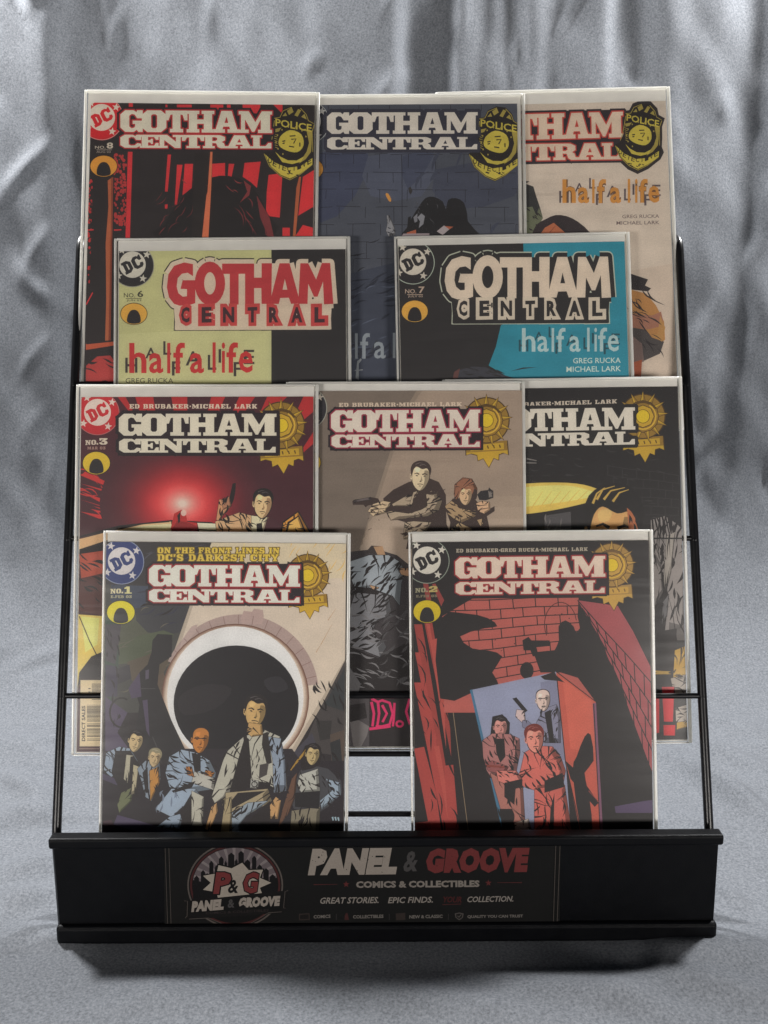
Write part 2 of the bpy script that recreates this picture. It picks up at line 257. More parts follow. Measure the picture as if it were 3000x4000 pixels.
class Art:                                    # shapes measured in a crop of the picture: offset + scale
    def __init__(s, hit): s.hit = hit; s.L = []; s.f = (0, 0, 1); s.rnd = random.Random(7)
    def frame(s, ox, oy, k): s.f = (ox, oy, k); return s
    def raw(s, c, pts):
        ox, oy, k = s.f; s.L.append(([s.hit(ox + x * k, oy + y * k) for x, y in pts], c))
    inked = 0                                     # when set: outline, shadow side and brush wedges, as a comic inker would add
    def p(s, c, pts, sm=0):
        pts = pl(pts); Q = smooth(pts, sm) if sm else pts
        if not s.inked or max(c) < 70: s.raw(c, Q); return
        k = s.inked; n = len(Q); cx, cy = sum(q[0] for q in Q) / n, sum(q[1] for q in Q) / n
        ar = sum(Q[i][0] * Q[(i + 1) % n][1] - Q[(i + 1) % n][0] * Q[i][1] for i in range(n)); sg = 1 if ar > 0 else -1
        for a, b in zip(Q, Q[1:] + Q[:1]): s.line(INK, [a, b], 3.6 * k)
        s.raw(c, Q); dk = tuple(int(v * .66) for v in c); size = math.sqrt(abs(ar) / 2)
        for a, b in zip(Q, Q[1:] + Q[:1]):
            ex, ey = b[0] - a[0], b[1] - a[1]; l = math.hypot(ex, ey)
            if l < 1e-3: continue
            nx, ny = sg * ey / l, -sg * ex / l
            if nx * .85 + ny * .5 > .3:
                f = .26; s.raw(dk, [a, b, (b[0] + (cx - b[0]) * f, b[1] + (cy - b[1]) * f), (a[0] + (cx - a[0]) * f * .8, a[1] + (cy - a[1]) * f * .8)])
        if size > 26 * k:
            for i in range(int(2 + size / (16 * k))):
                j = s.rnd.randrange(n); t = s.rnd.random(); a, b = Q[j], Q[(j + 1) % n]; x, y = a[0] + (b[0] - a[0]) * t, a[1] + (b[1] - a[1]) * t
                r = s.rnd.uniform(.35, .85); ex, ey = x + (cx - x) * r + s.rnd.uniform(-.12, .12) * size, y + (cy - y) * r + s.rnd.uniform(-.12, .12) * size
                s.line(INK, [(x, y), ((x + ex) / 2 + s.rnd.uniform(-.06, .06) * size, (y + ey) / 2 + s.rnd.uniform(-.06, .06) * size), (ex, ey)], s.rnd.uniform(5, 10) * k, .8)
    def ell(s, c, x, y, rx, ry, a0=0, a1=360, n=28, rot=0):
        cr, sr = math.cos(math.radians(rot)), math.sin(math.radians(rot)); P = []
        m = n if a1 - a0 >= 360 else n + 1
        for i in range(m):
            t = math.radians(a0 + (a1 - a0) * i / n); u, v = rx * math.cos(t), ry * math.sin(t)
            P.append((x + u * cr - v * sr, y + u * sr + v * cr))
        s.raw(c, P)
    def ring(s, c, x, y, rx, ry, w, a0=0, a1=360, n=30):
        for i in range(n):
            A = [math.radians(a0 + (a1 - a0) * (i + d) / n) for d in (0, 1)]
            s.raw(c, [(x + rx * math.cos(A[0]), y + ry * math.sin(A[0])), (x + rx * math.cos(A[1]), y + ry * math.sin(A[1])),
                      (x + (rx - w) * math.cos(A[1]), y + (ry - w) * math.sin(A[1])), (x + (rx - w) * math.cos(A[0]), y + (ry - w) * math.sin(A[0]))])
    def line(s, c, pts, w0, w1=None):         # tapered brush line
        pts = [V(p) for p in pl(pts)]; w1 = w0 if w1 is None else w1; n = len(pts); Lf, Rt = [], []
        for i, p in enumerate(pts):
            d = (pts[min(n - 1, i + 1)] - pts[max(0, i - 1)])
            if d.length < 1e-6: continue
            d.normalize(); q = V((-d.y, d.x)); wv = (w0 + (w1 - w0) * i / (n - 1)) / 2
            Lf.append(tuple(p + q * wv)); Rt.append(tuple(p - q * wv))
        s.raw(c, Lf + Rt[::-1])
    def lines(s, c, w0, w1, *ls):
        for l in ls: s.line(c, l, w0, w1)
    def hatch(s, c, x0, y0, x1, y1, n, ang, ln, w):   # loose brush strokes, swelling in the middle
        for i in range(max(3, int(n * .62))):
            x, y = s.rnd.uniform(x0, x1), s.rnd.uniform(y0, y1); a = math.radians(ang + s.rnd.uniform(-16, 16)); l = ln * s.rnd.uniform(.45, 1.1); b = s.rnd.uniform(-.22, .22) * l; h = w * s.rnd.uniform(.35, .8)
            D, Q = V((math.cos(a), math.sin(a))), V((-math.sin(a), math.cos(a))); o = V((x, y)); P = []
            for t in (0, .25, .5, .75, 1): P.append(o + D * (t - .5) * l + Q * (b * 4 * t * (1 - t) + h * math.sin(math.pi * t)))
            for t in (.75, .5, .25): P.append(o + D * (t - .5) * l + Q * (b * 4 * t * (1 - t) - h * math.sin(math.pi * t)))
            s.raw(c, [tuple(v) for v in P])
    def star(s, c, x, y, r, rot=0, k=.42, n=5):
        s.raw(c, [(x + (r if i % 2 == 0 else r * k) * math.sin(math.pi * i / n + rot), y - (r if i % 2 == 0 else r * k) * math.cos(math.pi * i / n + rot)) for i in range(2 * n)])
    def text(s, c, t, tl, tr, bl, off=0.0, fit=None, ro=None):  # built-in font fitted to a parallelogram
        ref = bfont(fit or t, off if ro is None else ro); xs = [p[0] for f in ref for p in f]; ys = [p[1] for f in ref for p in f]
        x0, x1, y0, y1 = min(xs), max(xs), min(ys), max(ys); tl, tr, bl = V(tl), V(tr), V(bl)
        for f in bfont(t, off):
            s.raw(c, [tuple(tl + (tr - tl) * ((x - x0) / (x1 - x0)) + (bl - tl) * ((y1 - y) / (y1 - y0))) for x, y in f])
    def slab(s, c, t, tl, tr, bl, gap=.08, widths=None, grow=0.0, small=False):
        tl, tr, bl = V(tl), V(tr), V(bl); W = []
        for i, ch in enumerate(t):
            W.append(.5 if ch == ' ' else (widths[i] if widths else SLAB[ch][0]))
        tot = sum(W) + gap * (len(t) - 1); x = 0.0; hh = (bl - tl).length
        for i, ch in enumerate(t):
            if ch != ' ':
                for P in SLAB[ch][1]:
                    Q = [tl + (tr - tl) * ((x + u * W[i]) / tot) + (bl - tl) * v for u, v in P]
                    if grow:
                        for a, b in zip(Q, Q[1:] + Q[:1]):
                            d = b - a
                            if d.length < 1e-6: continue
                            d.normalize(); q = V((-d.y, d.x)) * grow
                            s.raw(c, [tuple(v) for v in (a - d * grow * .7 + q, b + d * grow * .7 + q, b + d * grow * .7 - q, a - d * grow * .7 - q)])
                    else: s.raw(c, [tuple(v) for v in Q])
            x += W[i] + gap

def sheet(name, layers, rect, color_of, mats, parent, z=0.0):   # painter's order kept, overlaps merged into one flat mesh
    vs, fs = [], []
    def add(P):
        Q = []
        for p in P:
            if not Q or (V(p) - V(Q[-1])).length > 2e-2: Q.append(tuple(p))
        while len(Q) > 2 and (V(Q[0]) - V(Q[-1])).length <= 2e-2: Q.pop()
        if len(Q) < 3: return False
        a = sum(Q[i][0] * Q[(i + 1) % len(Q)][1] - Q[(i + 1) % len(Q)][0] * Q[i][1] for i in range(len(Q)))
        if abs(a) < 1e-3: return False
        if a < 0: Q = Q[::-1]
        fs.append(list(range(len(vs), len(vs) + len(Q)))); vs.extend(V(q) for q in Q); return True
    cols, polys = [None], []
    add(rect); polys.append(None)
    x0, x1 = min(p[0] for p in rect), max(p[0] for p in rect); y0, y1 = min(p[1] for p in rect), max(p[1] for p in rect)
    CELL = 2.0; grid = {}
    for P, c in layers:
        ax, bx, ay, by = min(p[0] for p in P), max(p[0] for p in P), min(p[1] for p in P), max(p[1] for p in P)
        if bx < x0 or ax > x1 or by < y0 or ay > y1: continue
        if add(P):
            k = len(cols); cols.append(c); polys.append((P, ax, bx, ay, by))
            for i in range(int(max(ax, x0) // CELL), int(min(bx, x1) // CELL) + 1):
                for j in range(int(max(ay, y0) // CELL), int(min(by, y1) // CELL) + 1): grid.setdefault((i, j), []).append(k)
    def inside(P, x, y):
        r = False; n = len(P); xj, yj = P[n - 1]
        for xi, yi in P:
            if (yi > y) != (yj > y) and x < (xj - xi) * (y - yi) / (yj - yi) + xi: r = not r
            xj, yj = xi, yi
        return r
    ov, oe, of, _, _, src = delaunay_2d_cdt(vs, [], fs, 0, 1e-4)
    me = bpy.data.meshes.new(name); F, C = [], []
    for f in of:
        mx = sum(ov[i].x for i in f) / len(f); my = sum(ov[i].y for i in f) / len(f)
        if not (x0 < mx < x1 and y0 < my < y1): continue
        k = 0
        for q in reversed(grid.get((int(mx // CELL), int(my // CELL)), ())):
            P, ax, bx, ay, by = polys[q]
            if ax <= mx <= bx and ay <= my <= by and inside(P, mx, my): k = q; break
        F.append(f); C.append(color_of(cols[k]) if k else (0.7, 0.7, 0.7))
    used = sorted({i for f in F for i in f}); ix = {v: n for n, v in enumerate(used)}; F = [[ix[i] for i in f] for f in F]
    me.from_pydata([(ov[i].x / 1000, ov[i].y / 1000, z) for i in used], [], F); me.update()
    at = me.color_attributes.new('ink', 'FLOAT_COLOR', 'CORNER'); buf = []
    for f, c in zip(F, C): buf.extend(list(c + (1.0,)) * len(f))
    at.data.foreach_set('color', buf)
    return link(name, me, mats, parent)
# ---------------------------------------------------------------- the cloth: floor and hanging curtain in one sweep
def fold_sum(x, z):
    d = 0.0
    for xs, zs, amp, wl, wr in FOLDS:
        # crest line x(z) by linear interpolation; steep side wl to the left, wr to the right
        if z <= zs[0]: xc = xs[0]
        elif z >= zs[-1]: xc = xs[-1]
        else:
            i = max(k for k in range(len(zs) - 1) if z >= zs[k]); t = (z - zs[i]) / (zs[i + 1] - zs[i]); xc = xs[i] * (1 - t) + xs[i + 1] * t
        u = x - xc; wv = wl if u < 0 else wr
        fade = max(0.0, min(1.0, (z - zs[0] + 0.10) / 0.12)) * max(0.0, min(1.0, (zs[-1] + 0.10 - z) / 0.10))
        fade = fade * fade * (3 - 2 * fade)
        d += amp * fade * math.exp(-(u / wv) ** 2)
    return d
# crest x at heights z, height of fold, widths of its two flanks (metres)
FOLDS = [
 ((-.47,-.46,-.455), (.15,.5,1.3), .018, .02,.03), ((-.41,-.395,-.375), (.05,.42,1.3), .036, .075,.022), ((-.36,-.33,-.33), (.10,.35,.62), .016, .02,.03),
 ((-.10,-.07,-.055), (.2,.6,1.3), .012, .05,.03), ((.0,.012,.03), (.2,.65,1.3), .036, .06,.012),
 ((.075,.09,.10), (.35,.66,1.3), .026, .012,.03), ((.135,.13,.16), (.55,.68,1.3), .012, .012,.02), ((.165,.175,.165), (.5,.7,1.3), .018, .014,.016),
 ((.235,.25,.27), (.2,.6,1.3), .022, .05,.014), ((.345,.33,.34), (.45,.7,1.3), .012, .02,.02), ((.37,.385,.39), (.12,.5,1.3), .020, .05,.03),
 ((.43,.455,.46), (.15,.6,1.3), .026, .018,.04), ((.33,.38,.47), (.25,.40,.55), .012, .014,.04), ((.36,.40,.455), (.05,.22,.42), .012, .016,.035),
 ((-.43,-.40,-.34), (.06,.22,.42), .012, .016,.03), ((-.47,-.44,-.42), (.02,.15,.3), .010, .02,.02),
 ((.56,.57,.6), (0.1,.5,1.3), .03, .05,.04), ((-.58,-.58,-.6), (0.1,.5,1.3), .03, .05,.04),
 ((.70,.72,.74), (0.1,.5,1.3), .03, .05,.04), ((-.70,-.72,-.74), (0.1,.5,1.3), .03, .05,.04),
]
_fl = Floor()
def fpt(px, py): h = _fl.hit(px, py); return (h.x, h.y)
RIDGES = []                                    # creases lying on the floor part: polyline, height, width
for s_, h_, w_ in [("2700,2800 2850,2850 3000,2890", .007, .012), ("2640,2960 2760,3040 2880,3120 3010,3200", .010, .014), ("2680,2900 2900,2990 3100,3060", .006, .014),
                   ("2790,3450 2860,3490 2910,3530", .004, .006), ("0,3040 90,3080 200,3150", .006, .010), ("0,3200 110,3170 200,3190", .005, .012), ("0,3420 120,3390 210,3350", .006, .016),
                   ("0,3700 120,3650 330,3690", .004, .012), ("300,3960 600,3900 900,3940", .003, .014), ("1500,3890 1900,3940 2200,4000", .004, .014), ("2000,3860 2400,3900 2700,3990", .005, .014),
                   ("2250,3980 2500,3860 2600,3840", .003, .012), ("2600,3800 2800,3850 3050,3900", .004, .012), ("2500,3700 2700,3720 3000,3690", .004, .02),
                   ("0,3560 90,3520 180,3500", .006, .016), ("0,2900 120,2930 260,2990", .006, .02), ("1360,2980 1480,3010 1620,3000", .002, .01)]:
    RIDGES.append(([fpt(x, y) for x, y in pl(s_)], h_, w_))
def ridge_h(x, y):
    h = 0.0
    for P, a, wd in RIDGES:
        best = 9.0; tt = 0
        for i in range(len(P) - 1):
            ax, ay = P[i]; bx, by = P[i + 1]; dx, dy = bx - ax, by - ay; L2 = dx * dx + dy * dy
            t = max(0, min(1, ((x - ax) * dx + (y - ay) * dy) / L2)); q = math.hypot(x - ax - dx * t, y - ay - dy * t)
            if q < best: best = q; tt = (i + t) / (len(P) - 1)
        if best < wd * 3: h += 1.7 * a * math.exp(-(best / wd) ** 2) * (0.35 + 0.65 * math.sin(math.pi * min(1, max(0.05, tt))))
    return h
CREASES = random.Random(21)
FINE = []                                       # short sharp creases scattered over the curtain: x, z, angle, length, height, width
for i in range(110):
    FINE.append((CREASES.uniform(-.62, .62), CREASES.uniform(.02, .85), math.radians(CREASES.choice((62, 75, 100, 115, 125, 55)) + CREASES.uniform(-15, 15)), CREASES.uniform(.04, .17), CREASES.choice((-1, 1, 1)) * CREASES.uniform(.0012, .0042), CREASES.uniform(.004, .010)))
FLOORC = []
for i in range(130):
    x = CREASES.uniform(-.62, .62); y = CREASES.uniform(-.35, .5)
    if -.30 < x < .30 and -.075 < y < .14: continue
    ang = math.radians(-32 if x > 0 else 28) + CREASES.uniform(-.5, .5)
    FLOORC.append((x, y, ang, CREASES.uniform(.06, .2), CREASES.choice((-1, 1, 1)) * CREASES.uniform(.001, .0035), CREASES.uniform(.005, .014)))
def crease(L, x, y):
    h = 0.0
    for cx, cy, a, ln, hh, wd in L:
        dx, dy = x - cx, y - cy
        if abs(dx) > ln or abs(dy) > ln: continue
        c, sn = math.cos(a), math.sin(a); u = dx * c + dy * sn; v = -dx * sn + dy * c + 0.35 * u * u / ln
        if abs(u) < ln / 2 and abs(v) < wd * 3: h += hh * math.exp(-(v / wd) ** 2) * math.cos(math.pi * u / ln) ** 2
    return h
def make_backdrop():
    bm = bmesh.new(); prof = []
    Y1, RAD, LEAN = 0.34, 0.26, 0.06
    y = -0.60
    while y < Y1: prof.append((y, 0.0, 0)); y += 0.005
    for i in range(1, 70):
        a = math.pi / 2 * i / 70; prof.append((Y1 + RAD * math.sin(a), RAD * (1 - math.cos(a)), i / 70))
    z = RAD
    while z < 1.45: prof.append((Y1 + RAD + LEAN * (z - RAD), z, 1.0)); z += 0.007
    xs = [-0.95 + i * 0.0050 for i in range(int(1.9 / 0.0050) + 1)]; rows = []
    for (y, z, c) in prof:
        row = []
        for x in xs:
            a = c * math.pi / 2; nrm = V((0, -math.sin(a), math.cos(a)))
            d = 0.0; near = 1.0
            if c == 0 and -.12 < y < .14: near = min(1.0, max(0.0, (abs(x) - .20) / .06)) if y > -.02 else min(1.0, max(0.12, (-.05 - y) / .04))
            if c < 0.7: d += ridge_h(x, y) * (1 - c / 0.7) + 1.6 * crease(FLOORC, x, y) * (1 - c / .7)
            d += near * (0.0060 * noise.noise(V((x * 5, y * 7, z * 3))) + 0.0030 * noise.noise(V((x * 14 + y * 6 + 5, y * 11, z * 9))) + 0.0010 * noise.noise(V((x * 40, y * 30, z * 22))))
            if c > 0.12:
                k = (c - 0.12) / 0.88; k = k * k * (3 - 2 * k)
                d += k * (fold_sum(x, z) * 0.52 + 0.016 * noise.noise(V((x * 4.2 + 3, z * 1.3, 1.7))) + 0.007 * noise.noise(V((x * 11 + 3 + z * 5, z * 3.6, 4.7))) + 0.0040 * noise.noise(V((x * 27 + z * 14, z * 10, 8.1))) + crease(FINE, x, z) * 1.5)
            row.append(bm.verts.new(V((x, y, z)) + nrm * d))
        rows.append(row)
    for A, B in zip(rows, rows[1:]):
        for i in range(len(xs) - 1): bm.faces.new((A[i], A[i + 1], B[i + 1], B[i]))
    o = from_bm('backdrop_cloth', bm, M_CLOTH, None, True); o['kind'] = 'structure'
    return o
make_backdrop()

# ---------------------------------------------------------------- the wire display rack
rack = empty('display_rack', MX.Translation((0, 0.04, 0.0)))
rack['label'] = 'black metal countertop rack with leaning wire uprights and solid front panel'
rack['category'] = 'display rack'; rack['group'] = ''
del rack['group']
IRK = rack.matrix_world.inverted()
def rack_part(name, bm, m, smooth=False):
    for v in bm.verts: v.co = IRK @ v.co
    return from_bm(name, bm, m, rack, smooth)
HW = 0.2285; DY = -0.006                                     # half width of the tray
bm = bmesh.new(); add_box(bm, (-HW, DY + 0.0005, 0.003), (HW, DY + 0.0025, 0.0780), 0.0004); rack_part('front_panel', bm, M_BLACK)
bm = bmesh.new(); add_box(bm, (-0.2312, DY - 0.0024, 0.0735), (0.2312, DY + 0.0085, 0.0811), 0.0018, 4); rack_part('top_lip', bm, M_BLACK)
bm = bmesh.new(); add_box(bm, (-0.2302, DY - 0.0040, 0.0012), (0.2302, DY + 0.0040, 0.0155), 0.0030, 4); rack_part('bottom_channel', bm, M_BLACK)
bm = bmesh.new(); add_box(bm, (-HW, DY + 0.0045, 0.0030), (HW, 0.1100, 0.0045), 0.0004); rack_part('base_plate', bm, M_BLACK)
bm = bmesh.new(); add_box(bm, (-HW, 0.0345, 0.0050), (HW, 0.0358, 0.0420), 0.0004); rack_part('ledge_back', bm, M_BLACK)
PP = Plane(3260, 0.721, 9.0)                    # plane the two uprights lie in
R_POST, R_WIRE = 0.0033, 0.0020
def on_post(px, py, back=0.0): return PP.hit(px, py) - PP.n * back
for x_top, x_bot in ((315, 221), (2652, 2770)):
    bm = bmesh.new()
    b = on_post(x_bot, 3250); t = on_post(x_top, 935); d = (b - t).normalized()
    b2 = b + d * 0.004; foot = V((b2.x, b2.y, 0.0045))
    s = 1 if x_top > 1500 else -1
    path = [foot, b2, t, t + V((0, 0.028, 0.004)), t + V((0, 0.045, -0.06))]
    add_tube(bm, bend(path, 0.010), R_POST, 14); rack_part('side_post', bm, M_WIRE, True)
def post_x(py, left):                            # picture column of an upright at picture row py
    t = (py - 935) / (3250 - 935)
    return (315 + (221 - 315) * t) if left else (2652 + (2770 - 2652) * t)
def cross_wire(name, py, dy=0.0):
    bm = bmesh.new(); A = on_post(post_x(py, True), py); B = on_post(post_x(py, False), py)
    off = PP.n * 0.0
    k = V((0, 0, -0.006))
    add_tube(bm, bend([A + k, A + off, B + off, B + k], 0.005, 4), R_WIRE, 10)
    for q in (A, B): bmesh.ops.create_icosphere(bm, subdivisions=2, radius=0.0031, matrix=MX.Translation(q + V((0, -0.0008, -0.001))))   # weld
    rack_part(name, bm, M_WIRE, True)
    return A, B
for py_front, py_low, dback in ((2718, 2954, 0.016), (2103, 2345, 0.016), (1500, 1745, 0.016)):
    A, B = cross_wire('cross_wire', py_front)
    bm = bmesh.new()
    L0, L1 = on_post(640, py_low, -0.0), on_post(2360, py_low, -0.0)
    up = [A.lerp(B, 0.17), A.lerp(B, 0.84)]
    L0 = L0 + V((0, 0.004, 0)); L1 = L1 + V((0, 0.004, 0))
    add_tube(bm, bend([up[0], L0, L1, up[1]], 0.006, 4), R_WIRE, 10); rack_part('shelf_wire', bm, M_WIRE, True)
    bm = bmesh.new()
    K0, K1 = L0 + V((0, 0.030, 0.010)), L1 + V((0, 0.030, 0.010))
    add_tube(bm, [L0, K0, K0 + V((0, .012, .03))], R_WIRE, 8); rack_part('support_rod', bm, M_WIRE, True)
    bm = bmesh.new(); add_tube(bm, [L1, K1, K1 + V((0, .012, .03))], R_WIRE, 8); rack_part('support_rod', bm, M_WIRE, True)
bm = bmesh.new(); A = on_post(760, 3212) + V((0, .012, 0)); B = on_post(2300, 3212) + V((0, .012, 0))
add_tube(bm, bend([A + V((0, .0, -.03)), A, B, B + V((0, .0, -.03))], 0.006, 4), R_WIRE, 10); rack_part('shelf_wire', bm, M_WIRE, True)

# ---------------------------------------------------------------- comics: sleeve, board, pages and printed cover
LEAN = 3.0
BAG_H = 0.2685
def shade(c):                                    # ink colours were judged by eye on the dimly lit covers: undo that exposure
    r = lin(c); return tuple(max(0.02, min(0.86, v * PRINT_K)) for v in r)
PRINT_K = 1.85
BOOKS = {}
def comic(key, label, plane, tl, tr, ctl, ctr, bag_h=BAG_H):
    O, R = plane.hit(*tl), plane.hit(*tr)
    ex = (R - O).normalized(); ey = plane.n.cross(ex).normalized()   # ey points up along the cover
    W = (R - O).length
    base = O + ex * (W / 2) - ey * bag_h
    M = MX((ex, ey, plane.n)).transposed().to_4x4(); M.translation = base
    e = empty('comic_book', M); e['label'] = label; e['category'] = 'comic book'; e['group'] = 'bagged comic books standing on the rack'
    Mi = M.inverted()
    def hit(px, py): q = Mi @ plane.hit(px, py); return (q.x * 1000, q.y * 1000)
    c0, c1 = hit(*ctl), hit(*ctr); top = (c0[1] + c1[1]) / 2; xa, xb = c0[0], c1[0]; low = 2.5
    rect = [(xa, low), (xb, low), (xb, top), (xa, top)]
    bm = bmesh.new(); add_box(bm, (xa / 1000 + .0004, low / 1000 + .0003, -.0016), (xb / 1000 - .0006, top / 1000 - .0004, -.0003), 0.0002, 1); from_bm('pages', bm, M_PAGES, e)
    bm = bmesh.new(); add_box(bm, (-W / 2 + .0022, .0012, -.0024), (W / 2 - .0026, bag_h - .0012, -.0018), 0.0002, 1); from_bm('backing_board', bm, M_BOARD, e)
    # clear sleeve: front film, welded side seams and the folded flap along the top
    bm = bmesh.new(); hw, nx, ny = W / 2, 14, 20; g = []
    for j in range(ny + 1):
        row = []
        for i in range(nx + 1):
            u, v = i / nx, j / ny; x = -hw + W * u; y = bag_h * v
            edge = min(1, 6 * min(u, 1 - u, v, 1 - v))
            zz = 0.0007 + 0.0009 * edge * (0.5 + 0.5 * noise.noise(V((x * 14 + base.x * 30, y * 11, base.z * 20))))
            row.append(bm.verts.new((x, y, zz)))
        g.append(row)
    for j in range(ny):
        for i in range(nx): bm.faces.new((g[j][i], g[j][i + 1], g[j + 1][i + 1], g[j + 1][i]))
    sl = from_bm('sleeve', bm, M_FILM, e, True)
    bm = bmesh.new(); t = .0014
    add_box(bm, (-hw - .0002, 0, -.0026), (-hw + t, bag_h, .0006), .0006, 3); add_box(bm, (hw - t * 1.5, 0, -.0026), (hw + .0002, bag_h, .0006), .0006, 3)
    add_box(bm, (-hw + t + .0001, bag_h - t, -.0030), (hw - t * 1.5 - .0001, bag_h + .0002, .0006), .0006, 3)
    add_box(bm, (-hw + t + .0001, -.0002, -.0026), (hw - t * 1.5 - .0001, .0006, .0006), .0002, 1)
    from_bm('seam', bm, M_EDGE, sl)
    BOOKS[key] = (e, hit, rect)
def print_cover(key, A):
    e, hit, rect = BOOKS[key]
    return sheet('cover', A.L, rect, shade, M_PRINT, e, 0.0)
R1 = lambda k: Plane(355, 0.787 + 0.004 * k, LEAN)
R2 = Plane(928, 0.7735, LEAN)
R3 = lambda k: Plane(1500, 0.7500 + 0.004 * k, LEAN)
R4 = Plane(2078, 0.731, 1.5)
comic('eight', 'comic with red barred cover and red round logo, top left of the rack', R1(0), (331,351), (1248,361), (356,401), (1230,410))
comic('nine', 'comic with dark blue brick wall cover, middle of the top row', R1(1), (1132,371), (2049,365), (1150,409), (2020,406))
comic('ten', 'comic with pale white cover and police shield, far right of the top row', R1(2), (1702,361), (2616,338), (1730,415), (2600,394))
comic('six', 'comic with pale green and black cover and red outlined title', R2, (447,932), (1367,923), (465,980), (1349,975))
comic('seven', 'comic with black and teal cover and big white outlined title', R2, (1540,924), (2458,906), (1556,957), (2439,946))
comic('three', 'comic with red glowing cover showing a car roof beacon, left of the third row', R3(0), (299,1503), (1243,1501), (318,1548), (1224,1552))
comic('four', 'comic with grey brown cover of two armed figures in coats, middle of the third row', R3(1), (1118,1492), (2049,1489), (1139,1527), (2042,1526))
comic('five', 'comic with black cover and long yellow light beam, right of the third row', R3(2), (1728,1483), (2663,1471), (1748,1521), (2647,1509))
comic('one', 'comic with glowing white searchlight cover and blue round logo, front left', R4, (405,2074), (1369,2082), (415,2116), (1352,2124))
comic('two', 'comic with red brick wall and open door cover, front right', R4, (1596,2078), (2550,2069), (1610,2119), (2533,2110))
# ---------------------------------------------------------------- printed artwork and lettering
INK = (38, 34, 35)
GW = [1.05, 1.15, 1.03, 1.30, 1.22, 1.57]; CW = [1.6, 1.44, 2.0, 1.72, 1.88, 2.03, 1.55]
def title(A, g, c, fill=(192,184,174), rim=(128,44,48), box=(40,33,37), boxpts=None):   # two-line slab masthead on a dark plate
    A.frame(0, 0, 1)
    if boxpts: A.p(box, boxpts)
    A.slab(box, 'GOTHAM', *g, gap=-.04, widths=GW, grow=13); A.slab(box, 'CENTRAL', *c, gap=-.1, widths=CW, grow=13)
    if rim:
        A.slab(rim, 'GOTHAM', *g, gap=-.04, widths=GW, grow=5); A.slab(rim, 'CENTRAL', *c, gap=-.1, widths=CW, grow=4.5)
    A.slab(fill, 'GOTHAM', *g, gap=-.04, widths=GW); A.slab(fill, 'CENTRAL', *c, gap=-.1, widths=CW)
def roundel(A, x, y, r, field, rim, disc=(178,170,162), let=None):                      # publisher's roundel
    A.frame(x, y, r); let = let or field
    A.ell(rim, 0, 0, 1.0, 1.0, n=40); A.ell(field, 0, 0, .965, .965, n=40); A.ell(disc, 0, -.04, .61, .61, n=32)
    a = math.radians(-27); ca, sa = math.cos(a), math.sin(a); R = lambda u, v: (u * ca - v * sa, u * sa + v * ca - .04)
    for P in ([(-.47,-.29),(-.2,-.29),(-.04,-.17),(-.04,.17),(-.2,.29),(-.47,.29),(-.47,.17),(-.42,.17),(-.42,-.17),(-.47,-.17)],
              [(.14,-.29),(.3,-.29),(.36,-.24),(.42,-.29),(.48,-.29),(.48,-.05),(.36,-.05),(.3,-.16),(.22,-.16),(.18,-.12),(.18,.12),(.22,.16),(.3,.16),(.36,.06),(.48,.09),(.48,.2),(.38,.29),(.12,.29),(.01,.18),(.01,-.18)]):
        A.p(let, [R(*q) for q in P])
    A.p(disc, [R(*q) for q in [(-.26,-.15),(-.2,-.12),(-.2,.12),(-.26,.15)]])
    for sx, sy in ((-.47,-.70), (.66,-.50), (.48,.60), (-.64,.46)): A.star(disc, sx, sy, .19, .15)
def oval(A, x, y, rx, ry, col):                                                          # small oval mark with a plain dark mound
    A.frame(x, y, 1); A.ell(INK, 0, 0, rx + 2.5, ry + 2.5); A.ell(col, 0, 0, rx, ry)
    A.p((42,40,42), [(-rx * .52, ry * .74), (-rx * .46, ry * .1), (-rx * .2, -ry * .34), (rx * .2, -ry * .34), (rx * .46, ry * .1), (rx * .52, ry * .74), (rx * .2, ry * .93), (-rx * .2, ry * .93)], 3)
def medal(A, x, y, k, g=((126,100,46), (164,136,50), (78,60,34))):                     # gilt sunburst medal; k = picture pixels per unit, disc radius 1
    A.frame(x, y, k); m, h, d = g; o = (66, 52, 36)
    bar = [(-1.02,1.18),(1.02,1.0),(1.08,1.72),(.85,1.62),(.62,1.70),(.60,1.98),(.36,1.88),(.12,2.35),(-.16,1.90),(-.42,2.02),(-.46,1.74),(-.76,1.66),(-1.0,1.74)]
    A.p(o, [(u * 1.05, v * 1.03 - .02) for u, v in bar]); A.p(h, bar); A.p(m, "-1.02,1.18 1.02,1.0 1.06,1.5 -1.0,1.62"); A.p(h, "-.82,1.26 .86,1.12 .88,1.44 -.8,1.55")
    for i in range(5): A.line(d, [(-.55 + i * .3, 1.30 - i * .02), (-.5 + i * .3, 1.46 - i * .02)], .06)
    A.ell(o, 0, 0, 1.17, 1.17, n=40); A.ell(m, 0, 0, 1.11, 1.11, n=40)
    for i in range(13):
        a = math.tau * i / 13 - 1.571; r0, r1 = .68, 1.28; c = math.cos; sn = math.sin
        A.p(o, [(r0 * c(a - .25), r0 * sn(a - .25)), (1.36 * c(a), 1.36 * sn(a)), (r0 * c(a + .25), r0 * sn(a + .25))])
        A.p(h, [(r0 * c(a - .2), r0 * sn(a - .2)), (r1 * c(a), r1 * sn(a)), (r0 * c(a), r0 * sn(a))]); A.p(m, [(r0 * c(a + .2), r0 * sn(a + .2)), (r1 * c(a), r1 * sn(a)), (r0 * c(a), r0 * sn(a))])
    A.ell(o, 0, 0, .84, .84, n=12); A.ell(m, 0, 0, .80, .80, n=12)
    A.ring(d, 0, 0, .80, .80, .12, 100, 330, 16); A.ring((176,146,60), 0, 0, .70, .70, .08, -60, 120, 12)
    A.ell(o, 0, 0, .60, .60, n=8); A.ell(h, 0, 0, .56, .56, n=8); A.ell(d, 0, .0, .36, .36); A.ell((188,160,46), 0, 0, .33, .33)
